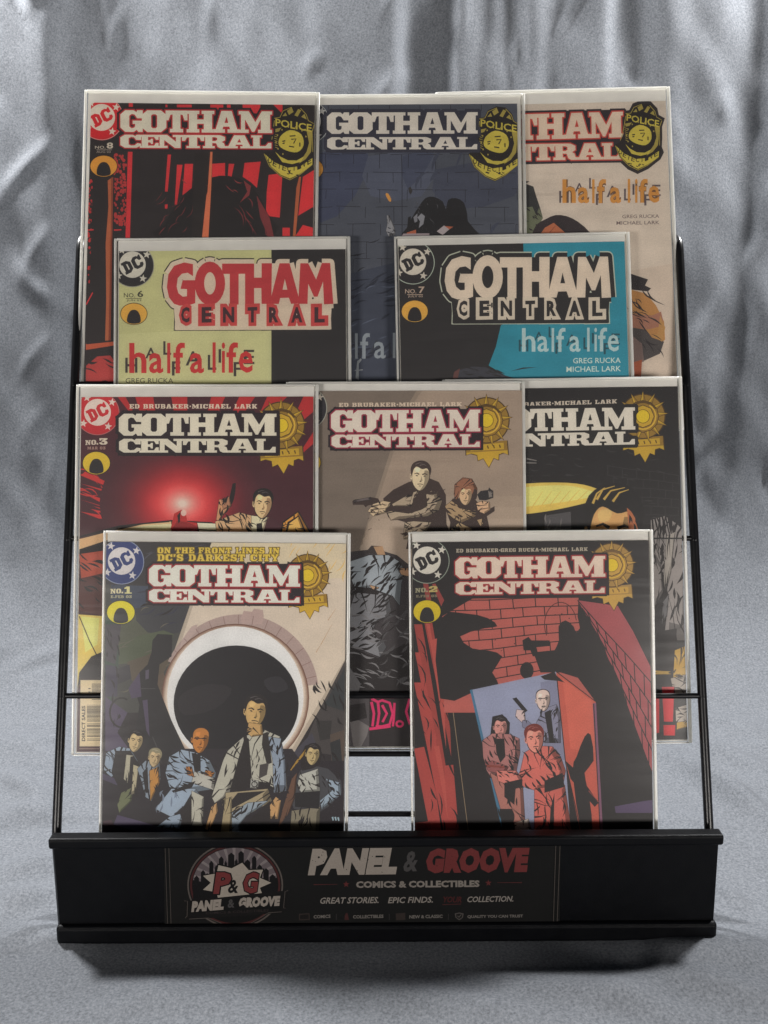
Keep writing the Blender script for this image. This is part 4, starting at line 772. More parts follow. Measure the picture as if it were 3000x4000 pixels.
def art_three():
    A = Art(BOOKS['three'][1]); A.frame(230, 1450, .7836)
    A.p((66,38,44), "50,50 1400,50 1400,1900 50,1900")
    for q in ("380,125 470,125 500,330 440,330", "560,125 640,125 640,300 590,300", "760,125 830,125 740,330 710,330", "900,125 980,125 860,300 820,300", "1040,125 1140,125 960,300", "1220,125 1270,125 1270,200 1130,320", "1270,300 1270,360 1180,440", "290,125 330,125 420,290"): A.p((150,46,48), q)
    for q in ("110,520 130,500 420,640 300,600", "110,600 400,700 200,650", "110,560 260,600 390,660", "108,700 330,738 200,735", "108,640 260,690 380,720", "250,500 420,600 300,550", "430,430 520,560 470,510", "540,470 580,550 560,530"): A.p((170,50,50), q)
    A.hatch((170,52,52), 110, 480, 320, 740, 30, 24, 130, 6)
    st = ((330,(66,38,44)),(260,(80,39,45)),(200,(108,40,46)),(150,(140,44,49)),(105,(168,60,62)),(70,(188,92,90)),(40,(204,130,122)),(14,(214,172,162)))
    for i in range(44):
        r = 330 - i * 7.3
        for (ra, ca), (rb, cb) in zip(st, st[1:]):
            if rb <= r <= ra:
                t = (ra - r) / (ra - rb); A.ell(tuple(u * (1 - t) + v * t for u, v in zip(ca, cb)), 615, 660, r * 1.25, r, n=36)
    # car roof
    A.p(INK, "90,840 300,770 560,742 760,752 900,820 900,1500 90,1500"); A.p((188,158,120), "100,850 300,782 500,752 560,750 560,820 760,800 770,762 860,790 880,900 100,960"); A.p((206,180,144), "200,820 420,770 560,760 600,900 200,900"); A.p((210,190,160), "690,756 780,760 860,796 700,800")
    A.lines(INK, 8, 5, "90,830 300,772 560,744", "240,800 420,760 550,750", "560,796 700,790 860,800")
    A.p((150,44,44), "556,790 575,710 612,690 634,715 640,750 690,756 690,790"); A.p((120,36,38), "560,795 590,745 640,752 692,775 690,796"); A.ell((214,160,150), 622, 706, 14, 16); A.p(INK, "590,720 606,700 604,750 596,760")
    A.inked = 1.0
    A.p((176,146,112), "780,750 830,730 900,705 960,720 1000,730 1060,730 1105,770 1105,900 800,900"); A.p((66,40,46), "1000,740 1060,728 1105,770 1105,900 1010,900"); A.p((196,176,150), "960,720 1040,730 1020,800 960,830"); A.p(INK, "985,760 1012,756 1030,900 990,900")
    A.p((168,128,96), "785,740 800,640 850,640 860,670 830,700 800,745"); A.p(INK, "848,640 866,560 882,556 880,600 872,640 862,665"); A.p((150,110,86), "812,640 850,626 858,670 820,690"); face(A, 1015, 665, 68, (196,160,124), INK, 4); A.hatch(INK, 800, 720, 960, 800, 24, 60, 60, 8); A.hatch(INK, 790, 640, 850, 740, 12, 100, 50, 7)
    A.p(INK, "1105,800 1115,750 1195,695 1260,810"); A.p((186,130,62), "1112,806 1120,756 1192,704 1250,806"); A.p(INK, "1130,800 1140,752 1196,718 1232,800"); A.p((196,150,84), "1140,800 1150,758 1194,726 1222,800")
    A.inked = 0
    A.frame(200, 2000, .7836)
    A.p((60,36,40), "60,130 400,130 400,1300 60,1300"); A.p((190,150,112), "120,140 280,100 280,150 130,190"); A.p(INK, "128,190 280,140 280,200 130,215"); A.p((150,72,56), "140,210 280,190 280,500 160,470"); A.p((76,48,46), "150,330 280,300 280,520 130,490"); A.hatch(INK, 130, 200, 280, 480, 24, 30, 90, 10)
    A.p((196,164,92), "128,510 270,520 270,700 160,800 128,900"); A.p((206,184,112), "150,520 240,530 230,660 170,700"); A.line(INK, "140,520 190,640 250,760", 5); A.p(INK, "128,900 140,800 200,720 270,690 270,860 140,860")
    A.p((178,164,134), "146,838 420,838 420,1168 142,1168")
    for i in range(30):
        v = 962 + i * 6.2; A.p(INK if A.rnd.random() < .75 else (178,164,134), [(178, v), (420, v), (420, v + A.rnd.uniform(1.5, 4.6)), (178, v + A.rnd.uniform(1.5, 4.6))])
    for i in range(13): v = 856 + i * 6.4; A.p(INK, [(202, v), (420, v), (420, v + 3), (202, v + 3)])
    A.text(INK, 'DIRECT SALES', (152,1142), (152,966), (170,1142), .03)
    A.text(INK, '11', (185,900), (185,878), (196,900), .02)
    A.lines((120,100,92), 5, 4, "140,1180 240,1180")
    # lettering
    roundel(A, 381, 1614, 86, (160,44,50), (150,90,90), (182,172,164))
    A.frame(230, 1450, .7836)
    A.slab((176,164,150), 'NO.', (132,344), (196,342), (132,368), gap=.1); A.slab((184,172,156), '3', (202,334), (242,334), (202,366)); A.slab((140,112,104), 'MAR 03', (142,376), (232,376), (142,390), gap=.2)
    A.slab((184,168,152), 'ED BRUBAKER*MICHAEL LARK', (352,164), (988,164), (352,186), gap=.16)
    medal(A, 230 + 1108 * .7836, 1450 + 270 * .7836, 80)
    oval(A, 376.5, 1809, 53, 44, (190,158,52))
    title(A, ((464,1616), (1080,1616), (464,1702)), ((465,1714), (1077,1714), (465,1768)), rim=None, fill=(188,176,162), boxpts="464,1612 1078,1612 1094,1624 1094,1780 460,1780 460,1710")
    print_cover('three', A)

def art_four():
    A = Art(BOOKS['four'][1]); A.frame(1240, 1700, .4943)
    A.p((104,94,86), "-400,-600 2000,-600 2000,3000 -400,3000"); A.p((134,120,108), "860,-420 1700,-420 1700,900 340,900 480,470 590,125 640,-100"); A.p((122,110,99), "826,-420 870,-420 655,-90 605,125 492,480 360,900 330,900 466,470 576,125 628,-100")
    for i in range(4): A.p((138 + 4 * i, 124 + 4 * i, 111 + 4 * i), [(560 - 40 * i + 0, 480 + 90 * i), (1660, 480 + 90 * i), (1660, 1200), (340, 1200), (400 - 20 * i, 700 + 60 * i)])
    sh, lt, sk = (58,48,46), (150,136,118), (176,158,132)
    A.inked = 1.5
    A.p(sh, "520,500 600,430 720,370 860,330 960,370 1015,470 1020,700 1060,800 1000,900 700,900 740,700 560,650 540,600"); A.p(lt, "590,545 720,470 760,480 740,560 600,560"); A.p(lt, "860,470 900,440 950,450 985,520 960,590 870,640 580,670 545,610 580,600 720,620 820,590 870,560"); A.p(lt, "690,690 760,680 900,690 860,760 900,820 680,820"); A.p(lt, "760,450 800,440 760,560 730,540")
    A.hatch(sh, 760, 440, 1000, 640, 34, 150, 90, 16); A.hatch(sh, 680, 680, 900, 820, 20, 150, 90, 14); A.p(sh, "755,500 840,450 860,560 740,620 750,560"); A.lines(sh, 6, 4, "545,600 580,672 700,660 860,610", "690,820 700,740 740,690")
    A.p(sh, "275,520 420,488 480,500 500,540 400,555 380,570 365,550 280,550"); A.p((90,82,82), "285,515 420,490 425,508 290,530"); A.p(sk, "400,600 440,545 520,520 580,530 570,560 540,580 545,610 440,640"); A.lines(sh, 8, 5, "430,560 520,545", "420,590 530,580", "410,610 500,615"); A.hatch(sh, 400, 540, 540, 630, 14, 20, 50, 8)
    face(A, 812, 330, 108, (184,168,142), sh, 4)
    # woman with pistol
    A.p(sh, "1010,580 1070,500 1240,500 1330,600 1400,560 1400,600 1340,640 1380,840 1030,840 1050,690"); A.p((150,128,100), "1010,560 1060,520 1130,570 1220,600 1250,590 1250,640 1140,690 1080,660 1030,620"); A.p((156,136,106), "1060,740 1120,690 1220,740 1220,840 1040,840"); A.p((150,128,100), "1262,670 1300,660 1310,700 1290,720"); A.hatch(sh, 1020, 540, 1240, 680, 22, 30, 80, 12); A.hatch(sh, 1060, 690, 1320, 820, 20, 70, 80, 12)
    A.p((120,84,66), "1080,470 1085,390 1150,335 1220,345 1262,420 1258,490 1220,470 1190,420 1120,440"); face(A, 1168, 475, 78, (178,152,122), sh, 0, hair=(128,90,70)); A.p((124,86,68), "1088,440 1110,370 1180,340 1240,380 1180,400 1130,440 1110,500 1085,500", 2); A.p(sh, "1240,420 1264,440 1258,500 1230,530 1215,500")
    A.p((44,42,44), "1262,470 1290,440 1350,432 1355,412 1372,428 1390,440 1390,495 1330,515 1280,512"); A.p((112,106,102), "1350,440 1384,440 1384,490 1356,496"); A.p((178,148,120), "1255,540 1300,520 1360,530 1365,590 1320,620 1270,600"); A.lines(sh, 7, 4, "1270,560 1340,550", "1290,585 1350,575"); A.lines(sh, 5, 3, "410,655 395,664", "480,668 492,672", "400,750 430,735", "655,660 640,670")
    A.inked = 0
    A.frame(1200, 1500, .836)
    A.p((56,52,54), "150,790 320,770 420,800 520,880 520,2100 150,2100"); A.p((52,46,46), "270,790 300,755 350,758 366,800"); A.p((146,118,92), "310,760 352,758 366,800 330,800")
    A.inked = 1.2; A.p((134,140,146), "200,830 290,800 380,800 430,830 460,880 440,930 432,1035 400,990 290,950 225,960 195,880"); A.p((150,118,92), "425,860 480,862 480,900 440,890"); A.p((160,128,100), "292,940 336,952 310,965"); A.p((112,112,116), "230,960 300,962 380,990 395,1080 330,1100 300,1160 370,1230 340,1275 200,1220 200,1050")
    A.hatch(INK, 205, 830, 430, 960, 46, -50, 70, 9); A.hatch(INK, 200, 960, 390, 1230, 56, -28, 90, 9); A.p(INK, "225,945 300,955 340,970 330,985 230,975")
    A.inked = 0; A.p(INK, "200,1230 330,1280 480,1200 480,1440 200,1440"); A.hatch((108,106,108), 200, 1060, 480, 1430, 60, 20, 80, 7); A.p((96,94,96), "196,1320 250,1400 240,1440 196,1440"); A.hatch((70,68,70), 320, 1040, 480, 1420, 40, -40, 80, 9); A.p((66,62,64), "195,1440 480,1440 480,1700 195,1700"); A.p(INK, "200,1500 270,1490 280,1560 200,1580"); A.p((98,94,94), "200,1580 240,1570 290,1600 280,1640 250,1700 215,1690"); A.p(INK, "290,1460 480,1460 480,1700 290,1700")
    pk = (176,44,88)
    for q in ("300,1485 312,1540 305,1600", "330,1480 336,1540 328,1596", "300,1470 330,1486 350,1478 385,1490 400,1540 385,1590 350,1600 320,1600", "350,1500 372,1540 352,1580", "290,1612 390,1600", "480,1470 462,1530 480,1590"): A.line(pk, q, 13, 11)
    A.ring(pk, 432, 1588, 20, 18, 10, n=14); A.lines(pk, 11, 10, "408,1490 405,1560 400,1600")
    # lettering
    roundel(A, 1192, 1594, 86, (46,44,48), (140,140,132), (176,168,158))
    A.frame(230, 1450, .7836); A.slab((178,164,148), 'ED BRUBAKER*MICHAEL LARK', (1396,158), (2008,154), (1396,178), gap=.16)
    medal(A, 1430 + 600 * .7836, 1450 + 245 * .7836, 78)
    oval(A, 1204, 1806, 48, 44, (178,150,52))
    title(A, ((1293,1603), (1876,1600), (1293,1688)), ((1295,1698), (1874,1696), (1295,1748)), rim=(126,44,62), fill=(186,174,164), boxpts="1292,1600 1872,1597 1888,1608 1888,1758 1289,1760 1289,1696")
    print_cover('four', A)

def art_five():
    A = Art(BOOKS['five'][1]); A.frame(1430, 1450, .7836)
    A.p((38,36,37), "300,50 1700,50 1700,2100 300,2100"); A.hatch((52,50,51), 820, 380, 1560, 760, 50, 10, 60, 4); bricks(A, (50,48,49), (1200,470), (1560,520), (1200,760), (1560,760), 6, 5, 3)
    A.p((186,160,84), "600,590 800,560 1000,556 1120,575 1195,615 1120,650 950,690 800,712 600,730", 3); A.p((198,178,112), "600,610 820,575 1000,570 1100,590 1150,615 1060,640 860,668 600,690", 3)
    for i in range(7): A.line((176,152,84), [(820 + i * 46, 690 - i * 8), (880 + i * 46, 600 - i * 2)], 5, 2)
    face(A, 1225, 815, 185, (176,140,92), (36,34,35), 4)
    A.p((150,92,62), "1300,680 1340,720 1360,800 1340,900 1290,900 1310,790", 2); A.p((36,34,35), "1090,690 1110,620 1180,570 1290,560 1360,620 1390,720 1360,800 1340,730 1300,680 1250,690 1200,668 1130,700 1100,760", 2)
    for q in ("1150,640 1180,590 1240,572", "1185,640 1220,596 1290,580", "1230,650 1262,606 1310,590", "1130,660 1150,610 1190,580"): A.line((170,142,76), q, 13, 3)
    A.hatch((36,34,35), 1300, 690, 1370, 800, 16, 80, 50, 8)
    A.p((70,68,70), "890,720 1020,700 1024,800 890,800"); A.hatch((98,94,94), 890, 715, 1020, 800, 12, 100, 60, 6); A.lines((104,100,98), 8, 4, "800,436 850,446", "800,456 850,458")
    A.inked = 1.0
    A.frame(1500, 2000, .7836)
    A.p((128,122,120), "1330,40 1400,20 1460,60 1510,110 1510,640 1420,640 1330,500"); A.hatch(INK, 1340, 50, 1510, 560, 54, 100, 120, 11); A.p(INK, "1350,250 1390,300 1420,420 1400,600 1350,620"); A.p((96,94,96), "1390,450 1420,410 1410,520 1385,560"); A.p((142,136,130), "1410,120 1450,100 1430,300 1400,420 1395,330"); A.p((128,122,120), "1340,200 1380,260 1390,400 1350,470")
    A.p(INK, "1340,600 1460,580 1440,900 1340,900"); A.p((160,130,60), "1450,690 1500,670 1510,800 1505,900 1440,860"); A.p((160,130,60), "1350,790 1430,795 1430,810 1350,810"); A.p((140,132,124), "1430,830 1510,810 1515,920 1450,930"); A.hatch(INK, 1430, 810, 1515, 930, 14, 20, 80, 7); A.p((150,142,134), "1445,980 1515,960 1518,1060 1460,1060"); A.hatch(INK, 1440, 960, 1515, 1060, 12, 10, 70, 6); A.p((160,130,60), "1460,1050 1516,1040 1516,1070 1460,1085"); A.p(INK, "1340,860 1450,870 1460,1160 1340,1160")
    A.inked = 0; A.p((168,36,44), "1385,872 1447,872 1440,1045 1396,1045"); A.p((168,36,44), "1393,1062 1452,1062 1450,1114 1395,1114"); A.p((168,36,44), "1340,920 1372,918 1372,1100 1340,1105")
    # lettering
    A.frame(1430, 1450, .7836); A.slab((172,162,150), 'ED BRUBAKER*MICHAEL LARK', (640,160), (1250,140), (640,180), gap=.16)
    medal(A, 1430 + 1380 * .7836, 1450 + 225 * .7836, 76)
    title(A, ((1897,1600), (2480,1591), (1899,1687)), ((1899,1697), (2480,1685), (1899,1748)), rim=None, fill=(186,176,166), box=(38,36,37))
    print_cover('five', A)
def bigtitle(A, x, y, k, fill, mid, rim, inner, inner_out):                             # rounded poster masthead, stacked outlines; frame origin + scale
    A.frame(x, y, k)
    G = "542,128 480,116 410,140 370,200 360,290 375,360 410,405 450,418 520,412 558,400 558,240 470,240 455,300 500,302 500,352 470,355 440,330 428,285 436,225 465,195 505,188 542,212"
    Oo = [(660 + 106 * math.cos(math.tau * i / 24), 262 + 152 * math.sin(math.tau * i / 24)) for i in range(24)]; Oi = [(660 + 40 * math.cos(math.tau * i / 24), 262 + 78 * math.sin(math.tau * i / 24)) for i in range(24)]
    L = [pl(G), [Oo[i] for i in range(0, 13)] + [Oi[i] for i in range(12, -1, -1)], [Oo[i % 24] for i in range(12, 25)] + [Oi[i % 24] for i in range(24, 11, -1)],
         pl("745,124 965,124 965,194 860,196 860,410 798,410 798,196 745,196"), pl("905,124 968,124 968,222 1020,222 1020,122 1092,122 1088,405 1020,405 1018,295 968,295 968,408 905,408"),
         pl("1145,122 1215,122 1290,400 1225,405 1210,362 1150,364 1140,405 1075,405"), pl("1290,122 1345,122 1400,235 1440,120 1498,120 1520,405 1455,408 1448,250 1410,355 1385,355 1345,265 1340,405 1275,405")]
    hole = pl("1182,232 1166,306 1200,306")
    SM = [(ch, u, w) for ch, u, w in (('C',440,95),('E',580,112),('N',725,128),('T',900,110),('R',1050,106),('A',1200,128),('L',1365,116))]
    def boxes(g): return [[(u - g, 398 - g), (u + w + g, 396 - g), (u + w * .96 + g, 480), (u + w + g, 556 + g), (u - g, 560 + g), (u + w * .04 - g, 480)] for ch, u, w in SM]
    def grown(P, g): 
        n = len(P); c = []
        for i in range(n):
            a, b = V(P[i]), V(P[(i + 1) % n]); d = b - a
            if d.length < 1e-6: continue
            d.normalize(); q = V((-d.y, d.x)) * g; c.append([tuple(v) for v in (a + q, b + q, b - q, a - q)])
        return c
    for col, g in ((rim, 38), (mid, 30)):
        for P in L:
            for Q in grown(P, g): A.raw(col, Q)
            for v in P[::2]: A.ell(col, v[0], v[1], g, g, n=12)
            A.raw(col, P)
        for B in boxes(g * .85): A.raw(col, B)
        A.p(col, [(420 - g * .4, 420), (1500 + g * .3, 410), (1490 + g * .3, 566 + g * .6), (430 - g * .3, 570 + g * .6)])
    for P in L: A.raw(fill, P)
    A.ell(mid, 660, 262, 39, 77, n=24); A.raw(mid, hole)
    for B, (ch, u, w) in zip(boxes(0), SM):
        for off, col in ((.22, inner_out), (.14, inner_out), (.045, inner)): A.text(col, ch, (u + w * .2, 428), (u + w * .82, 426), (u + w * .2, 536), off, None, .045)
def issue(A, x, y, k, n, col, month):
    A.frame(x, y, k); A.text(col, 'NO.', (0, 18), (78, 18), (0, 48), .01); A.text(col, n, (94, 0), (136, 0), (94, 46), .02); A.line(col, "14,56 124,56", 4); A.text(col, month, (20, 62), (122, 62), (20, 78), .01)
def art_six():
    A = Art(BOOKS['six'][1]); A.frame(450, 960, .5606)
    gr, dk = (158,157,117), (44,42,43)
    A.p(gr, "-40,0 1089,0 1089,3000 -40,3000"); A.p((162,161,122), "-40,620 1089,560 1089,1000 -40,1000", 0); A.p(dk, "1088,0 1900,0 1900,3000 1088,3000")
    bigtitle(A, 450, 960, .5606, (150,54,58), (172,160,144), (44,42,43), (58,42,46), (158,62,62))
    roundel(A, 517.5, 1037, 85, (44,42,44), (126,124,116), (170,166,156))
    issue(A, 450 + 60 * .5606, 960 + 312 * .5606, .5606, '6', (58,56,48), 'JUN 03')
    oval(A, 523, 1226, 51, 41, (196,142,66))
    halflife(A, 450 + 70 * .5606, 960 + 665 * .5606, 900 * .5606, (158,48,50), (58,54,52))
    A.frame(450, 960, .5606); A.text((70,66,58), 'GREG RUCKA', (72,922), (405,922), (72,958), .005); A.text((70,66,58), 'MICHAEL LARK', (72,972), (460,972), (72,1008), .005)
    print_cover('six', A)
def art_seven():
    A = Art(BOOKS['seven'][1]); A.frame(1550, 940, .5606)
    dk, te = (44,42,43), (46,118,134)
    A.p(dk, "-40,0 1700,0 1700,3000 -40,3000"); A.p(te, "880,0 1700,0 1700,1100 780,1100 790,960 640,870 690,740 725,590 900,500"); A.p(dk, "790,910 880,884 980,882 880,894")
    A.p((58,58,64), "400,960 440,900 520,878 620,882 720,930 830,960 1000,1100 380,1100"); A.p((88,60,58), "390,960 400,915 440,890 425,960"); A.hatch(dk, 460, 890, 760, 960, 18, 20, 90, 8)
    bigtitle(A, 1535, 935, .5606, (178,166,152), dk, (156,160,146), dk, (174,164,150))
    roundel(A, 1613, 1026, 85, (44,42,44), (148,158,146), (172,166,156))
    issue(A, 1550 + 58 * .5606, 940 + 320 * .5606, .5606, '7', (160,142,128), 'JULY 03')
    oval(A, 1620, 1216, 51, 42, (194,142,68))
    halflife(A, 1550 + 850 * .5606, 940 + 600 * .5606, 705 * .5606, (150,168,168), (40,70,78), w0=.6)
    A.frame(1550, 940, .5606); A.text((172,182,172), 'GREG RUCKA', (1228,818), (1560,814), (1228,856), .008); A.text((172,182,172), 'MICHAEL LARK', (1182,878), (1562,872), (1182,916), .008)
    print_cover('seven', A)
def art_eight():
    A = Art(BOOKS['eight'][1]); A.frame(250, 300, .7233)
    dk, rd, orr = (46,42,43), (176,52,56), (150,84,58)
    A.p(dk, "60,60 1500,60 1500,2600 60,2600")
    for q in ("350,140 372,140 372,180 350,180", "548,150 558,150 560,180 548,180", "610,150 690,150 690,180 610,180", "790,150 860,150 860,180 790,180", "880,150 900,150 900,180 880,180", "965,150 1060,150 1060,200 965,190", "345,405 370,405 356,870 332,870", "560,420 578,420 560,620 545,620", "545,690 560,688 558,712 545,712", "610,475 640,475 610,690 598,690", "652,470 697,470 690,600 640,640", "800,470 870,465 870,540 800,545", "890,470 920,470 905,540 884,540", "975,465 1062,458 1042,600 1010,570 965,540", "1105,530 1180,520 1165,760 1090,750 1095,620", "1290,540 1355,500 1350,700 1265,750", "1290,800 1345,815 1345,860 1250,860", "1180,815 1220,815 1220,860 1180,860", "1130,150 1180,150 1180,200"): A.p(rd, q)
    for i in range(150):
        x, y = A.rnd.uniform(270, 335), A.rnd.uniform(420, 800); r = A.rnd.uniform(2.5, 9); A.ell((150,54,54), x, y, r, r * 1.3, n=6)
    for i in range(90):
        x, y = A.rnd.uniform(128, 165), A.rnd.uniform(560, 1130); r = A.rnd.uniform(2.5, 8); A.ell((160,48,50), x, y, r, r * 1.4, n=6)
    A.p(dk, "160,400 245,400 235,1440 130,1440"); A.p((150,86,60), "236,560 266,540 262,800 255,1100 245,1430 222,1430 228,1200 225,900 240,700"); A.p((120,64,50), "255,545 266,540 262,800 252,1430 240,1430 252,900"); A.lines(rd, 7, 6, "118,828 160,826", "270,828 310,826", "120,1230 155,1165")
    A.p((156,78,56), "118,1440 275,1420 275,1450 118,1475"); A.p((150,60,58), "118,1600 120,1560 180,1510 250,1505 275,1540 275,1680 118,1680"); A.hatch(dk, 130, 1530, 270, 1660, 14, 20, 90, 8)
    # hunched seated figure behind the bars
    A.p((40,37,38), "500,870 540,800 600,700 680,610 790,545 890,535 990,570 1050,640 1100,740 1130,870", 2); A.p((112,52,54), "970,560 1010,590 1000,640 950,680 990,620"); A.p((104,50,52), "1040,640 1110,760 1135,870 1105,870 1060,760"); A.hatch((124,58,58), 640, 560, 960, 620, 16, 30, 70, 4); A.hatch((110,52,54), 500, 620, 700, 860, 22, -52, 90, 3); A.hatch((110,52,54), 940, 640, 1110, 850, 16, 60, 110, 4)
    A.p((176,100,72), "790,405 802,405 795,600 780,870 745,870 752,700 775,620"); A.p((44,40,40), "705,410 778,410 770,630 745,870 690,870"); A.p(orr, "1270,540 1280,540 1250,870 1235,870 1255,600"); A.lines(dk, 10, 9, "120,1440 275,1425")
    roundel(A, 397, 462, 86, (170,40,46), (178,120,116), (188,176,164))
    A.frame(340, 380, .5546); A.text((170,160,146), 'NO.', (56,342), (130,342), (56,362), .01); A.text((176,166,152), '8', (138,318), (184,318), (138,362), .02); A.line((150,140,130), "66,370 176,370", 3); A.text((130,120,112), 'AUG 03', (66,376), (166,376), (66,392), .01)
    oval(A, 405, 649, 52, 41, (190,130,58))
    shield(A, 340 + 1440 * .5546, 380 + 312 * .5546, 86)
    title(A, ((470,430), (1063,435), (470,515)), ((470,526), (1060,529), (470,577)), rim=(150,46,50), fill=(184,178,164), box=(44,39,42))
    print_cover('eight', A)
def art_nine():
    A = Art(BOOKS['nine'][1]); A.frame(1230, 350, .52)
    bl, dk = (70,73,82), (40,40,46)
    A.p(bl, "-300,60 1700,60 1700,3000 -300,3000")
    for c, q in (((62,66,84),"30,480 400,480 300,800 40,1000"), ((74,78,92),"400,500 900,500 800,800 420,800"), ((62,65,78),"900,600 1500,560 1500,800 1000,900"), ((64,68,84),"660,500 900,480 700,750")): A.p(c, q, 2)
    for r, y in enumerate((485, 622, 750, 880, 1010, 1145, 1270, 1390, 1500, 1620)):
        x = 40
        while x < 1520:
            L = A.rnd.uniform(90, 260); A.line(dk, [(x, y + A.rnd.uniform(-6, 6)), (x + L, y + A.rnd.uniform(-6, 6))], 4); x += L + A.rnd.uniform(10, 120)
        for k in range(8):
            x = 90 + k * 205 + (100 if r % 2 else 0) + A.rnd.uniform(-15, 15); A.line(dk, [(x, y), (x + A.rnd.uniform(-4, 4), y + A.rnd.uniform(70, 125))], 4)
    for k in range(6): A.line(dk, [(100 + k * 230, 115), (100 + k * 230, 160)], 4)
    A.line(dk, "652,490 655,700 655,1090", 5)
    A.hatch((60,63,76), 700, 500, 1500, 1060, 16, -52, 200, 18); A.hatch(dk, 30, 1100, 600, 1750, 44, -24, 150, 7); A.hatch((80,86,100), 280, 1350, 600, 1900, 30, -30, 120, 6); A.p((58,62,74), "270,1380 600,1300 600,2300 270,2300"); A.hatch((42,44,54), 270, 1350, 600, 2000, 34, -20, 180, 16); A.hatch((82,88,104), 270, 1380, 600, 2000, 18, -20, 160, 7)
    # two dark crouching people, a hand, a spark
    A.p((36,35,37), "730,960 780,880 830,815 890,805 960,840 985,900 1000,830 1060,815 1120,850 1145,940 1150,990 1200,1050 1210,1120 680,1120 690,1040", 2); A.p((36,35,37), "690,1080 700,960 720,950 725,1080"); A.p((118,118,124), "770,960 800,930 826,950 815,1010 780,1040 790,990"); A.p((108,108,114), "740,960 770,930 770,990 750,1000"); A.p((144,136,138), "915,1065 970,1020 1010,1050 960,1092"); A.p((148,84,62), "690,1075 760,1052 760,1082 690,1090"); A.p((148,84,62), "975,1025 1040,1030 1010,1050"); A.p((140,128,132), "665,1082 860,1080 860,1120 640,1120"); A.hatch((70,70,74), 760, 830, 960, 1000, 14, 60, 40, 5)
    A.inked = .8; A.p((124,124,128), "540,945 556,945 575,980 600,1040 605,1090 555,1105 535,1060 545,1010", 0); A.inked = 0; A.hatch(dk, 540, 1020, 600, 1095, 9, 10, 40, 6); A.p((180,128,66), "530,785 550,780 572,820 570,842 552,832", 2); A.p((50,48,48), "702,740 718,728 734,760 720,790 706,770")
    halflife(A, 1230 + 40 * .52, 350 + 1820 * .52, 420, (122,128,134), (52,54,62), w0=.6)
    A.frame(1230, 350, .52)
    A.p((124,128,132), "305,2170 318,2040 345,2018 352,2030 330,2060 330,2180"); A.line((124,128,132), "300,2110 360,2105", 7)
    roundel(A, 1201, 477, 86, (46,46,54), (146,148,148), (160,158,156))
    oval(A, 1212, 660, 50, 42, (184,132,62))
    shield(A, 1230 + 1365 * .52, 350 + 395 * .52, 86)
    title(A, ((1277,439), (1866,438), (1277,523)), ((1278,536), (1864,535), (1278,584)), rim=None, fill=(182,176,168), box=(50,50,60), boxpts="1276,432 1868,432 1868,596 1272,596")
    print_cover('nine', A)
def art_ten():
    A = Art(BOOKS['ten'][1]); A.frame(2020, 370, .3737)
    wh, dk = (172,162,151), (46,42,44)
    A.p(wh, "-900,0 2000,0 2000,4400 -900,4400"); A.p((168,156,144), "-900,2200 2000,1700 2000,3400 -900,3400")
    A.p((50,50,50), "40,900 130,905 90,930 170,960 200,1060 240,1180 270,1290 200,1400 200,1800 -300,1800 -300,900"); A.p((92,96,78), "60,1180 160,1170 200,1260 230,1180 270,1290 160,1480 60,1480"); A.hatch(dk, 60, 1160, 260, 1460, 24, 40, 90, 12)
    A.p((50,44,46), "150,1480 200,1360 300,1300 400,1258 520,1270 640,1330 760,1440 800,1560 140,1560", 2); A.p((150,92,66), "240,1460 290,1390 380,1340 440,1340 500,1400 530,1500 240,1500"); A.p(dk, "385,1340 420,1300 480,1340 540,1480 500,1440"); A.lines((110,66,52), 10, 4, "340,1440 400,1370")
    A.frame(1450, 300, .7836)
    A.p(dk, "1290,980 1320,990 1380,1010 1365,1040 1395,1055 1380,1070 1290,1060"); A.p((148,110,68), "1290,1060 1370,1080 1420,1140 1460,1220 1465,1310 1420,1350 1290,1330"); A.p((134,96,80), "1300,1180 1400,1190 1445,1170 1460,1240 1380,1260 1300,1250"); A.p((66,62,62), "1300,1250 1370,1260 1400,1300 1460,1320 1440,1380 1350,1420 1300,1400"); A.p((150,116,72), "1440,1190 1466,1250 1450,1320 1400,1290 1430,1280"); A.hatch(dk, 1300, 1070, 1450, 1380, 34, 40, 90, 6); A.p((104,88,84), "1300,1290 1350,1330 1360,1420 1300,1430"); A.p((140,78,56), "1300,1425 1350,1410 1345,1500 1300,1500")
    halflife(A, 2020 + 440 * .3737, 370 + 870 * .3737, 1060 * .3737, (168,120,62), (80,72,76), rim=(96,72,50))
    A.frame(2020, 370, .3737); A.text((92,80,80), 'GREG RUCKA', (1098,1255), (1485,1250), (1098,1292), .008); A.text((92,80,80), 'MICHAEL LARK', (1038,1322), (1488,1316), (1038,1360), .008)
    A.frame(0, 0, 1)
    shield(A, 2020 + 1290 * .3737, 370 + 425 * .3737, 78, rot=6, edge=(46,42,44))
    title(A, ((1832,452), (2433,436), (1834,552)), ((1834,566), (2430,558), (1836,630)), rim=(158,62,56), fill=(180,166,150), box=(46,42,46), boxpts="1820,440 2420,428 2436,440 2440,632 1820,648")
    A.frame(0, 0, 1); shield(A, 2020 + 1290 * .3737, 370 + 425 * .3737, 78, rot=6)
    print_cover('ten', A)
for f in (art_one, art_two, art_three, art_four, art_five, art_six, art_seven, art_eight, art_nine, art_ten): f()

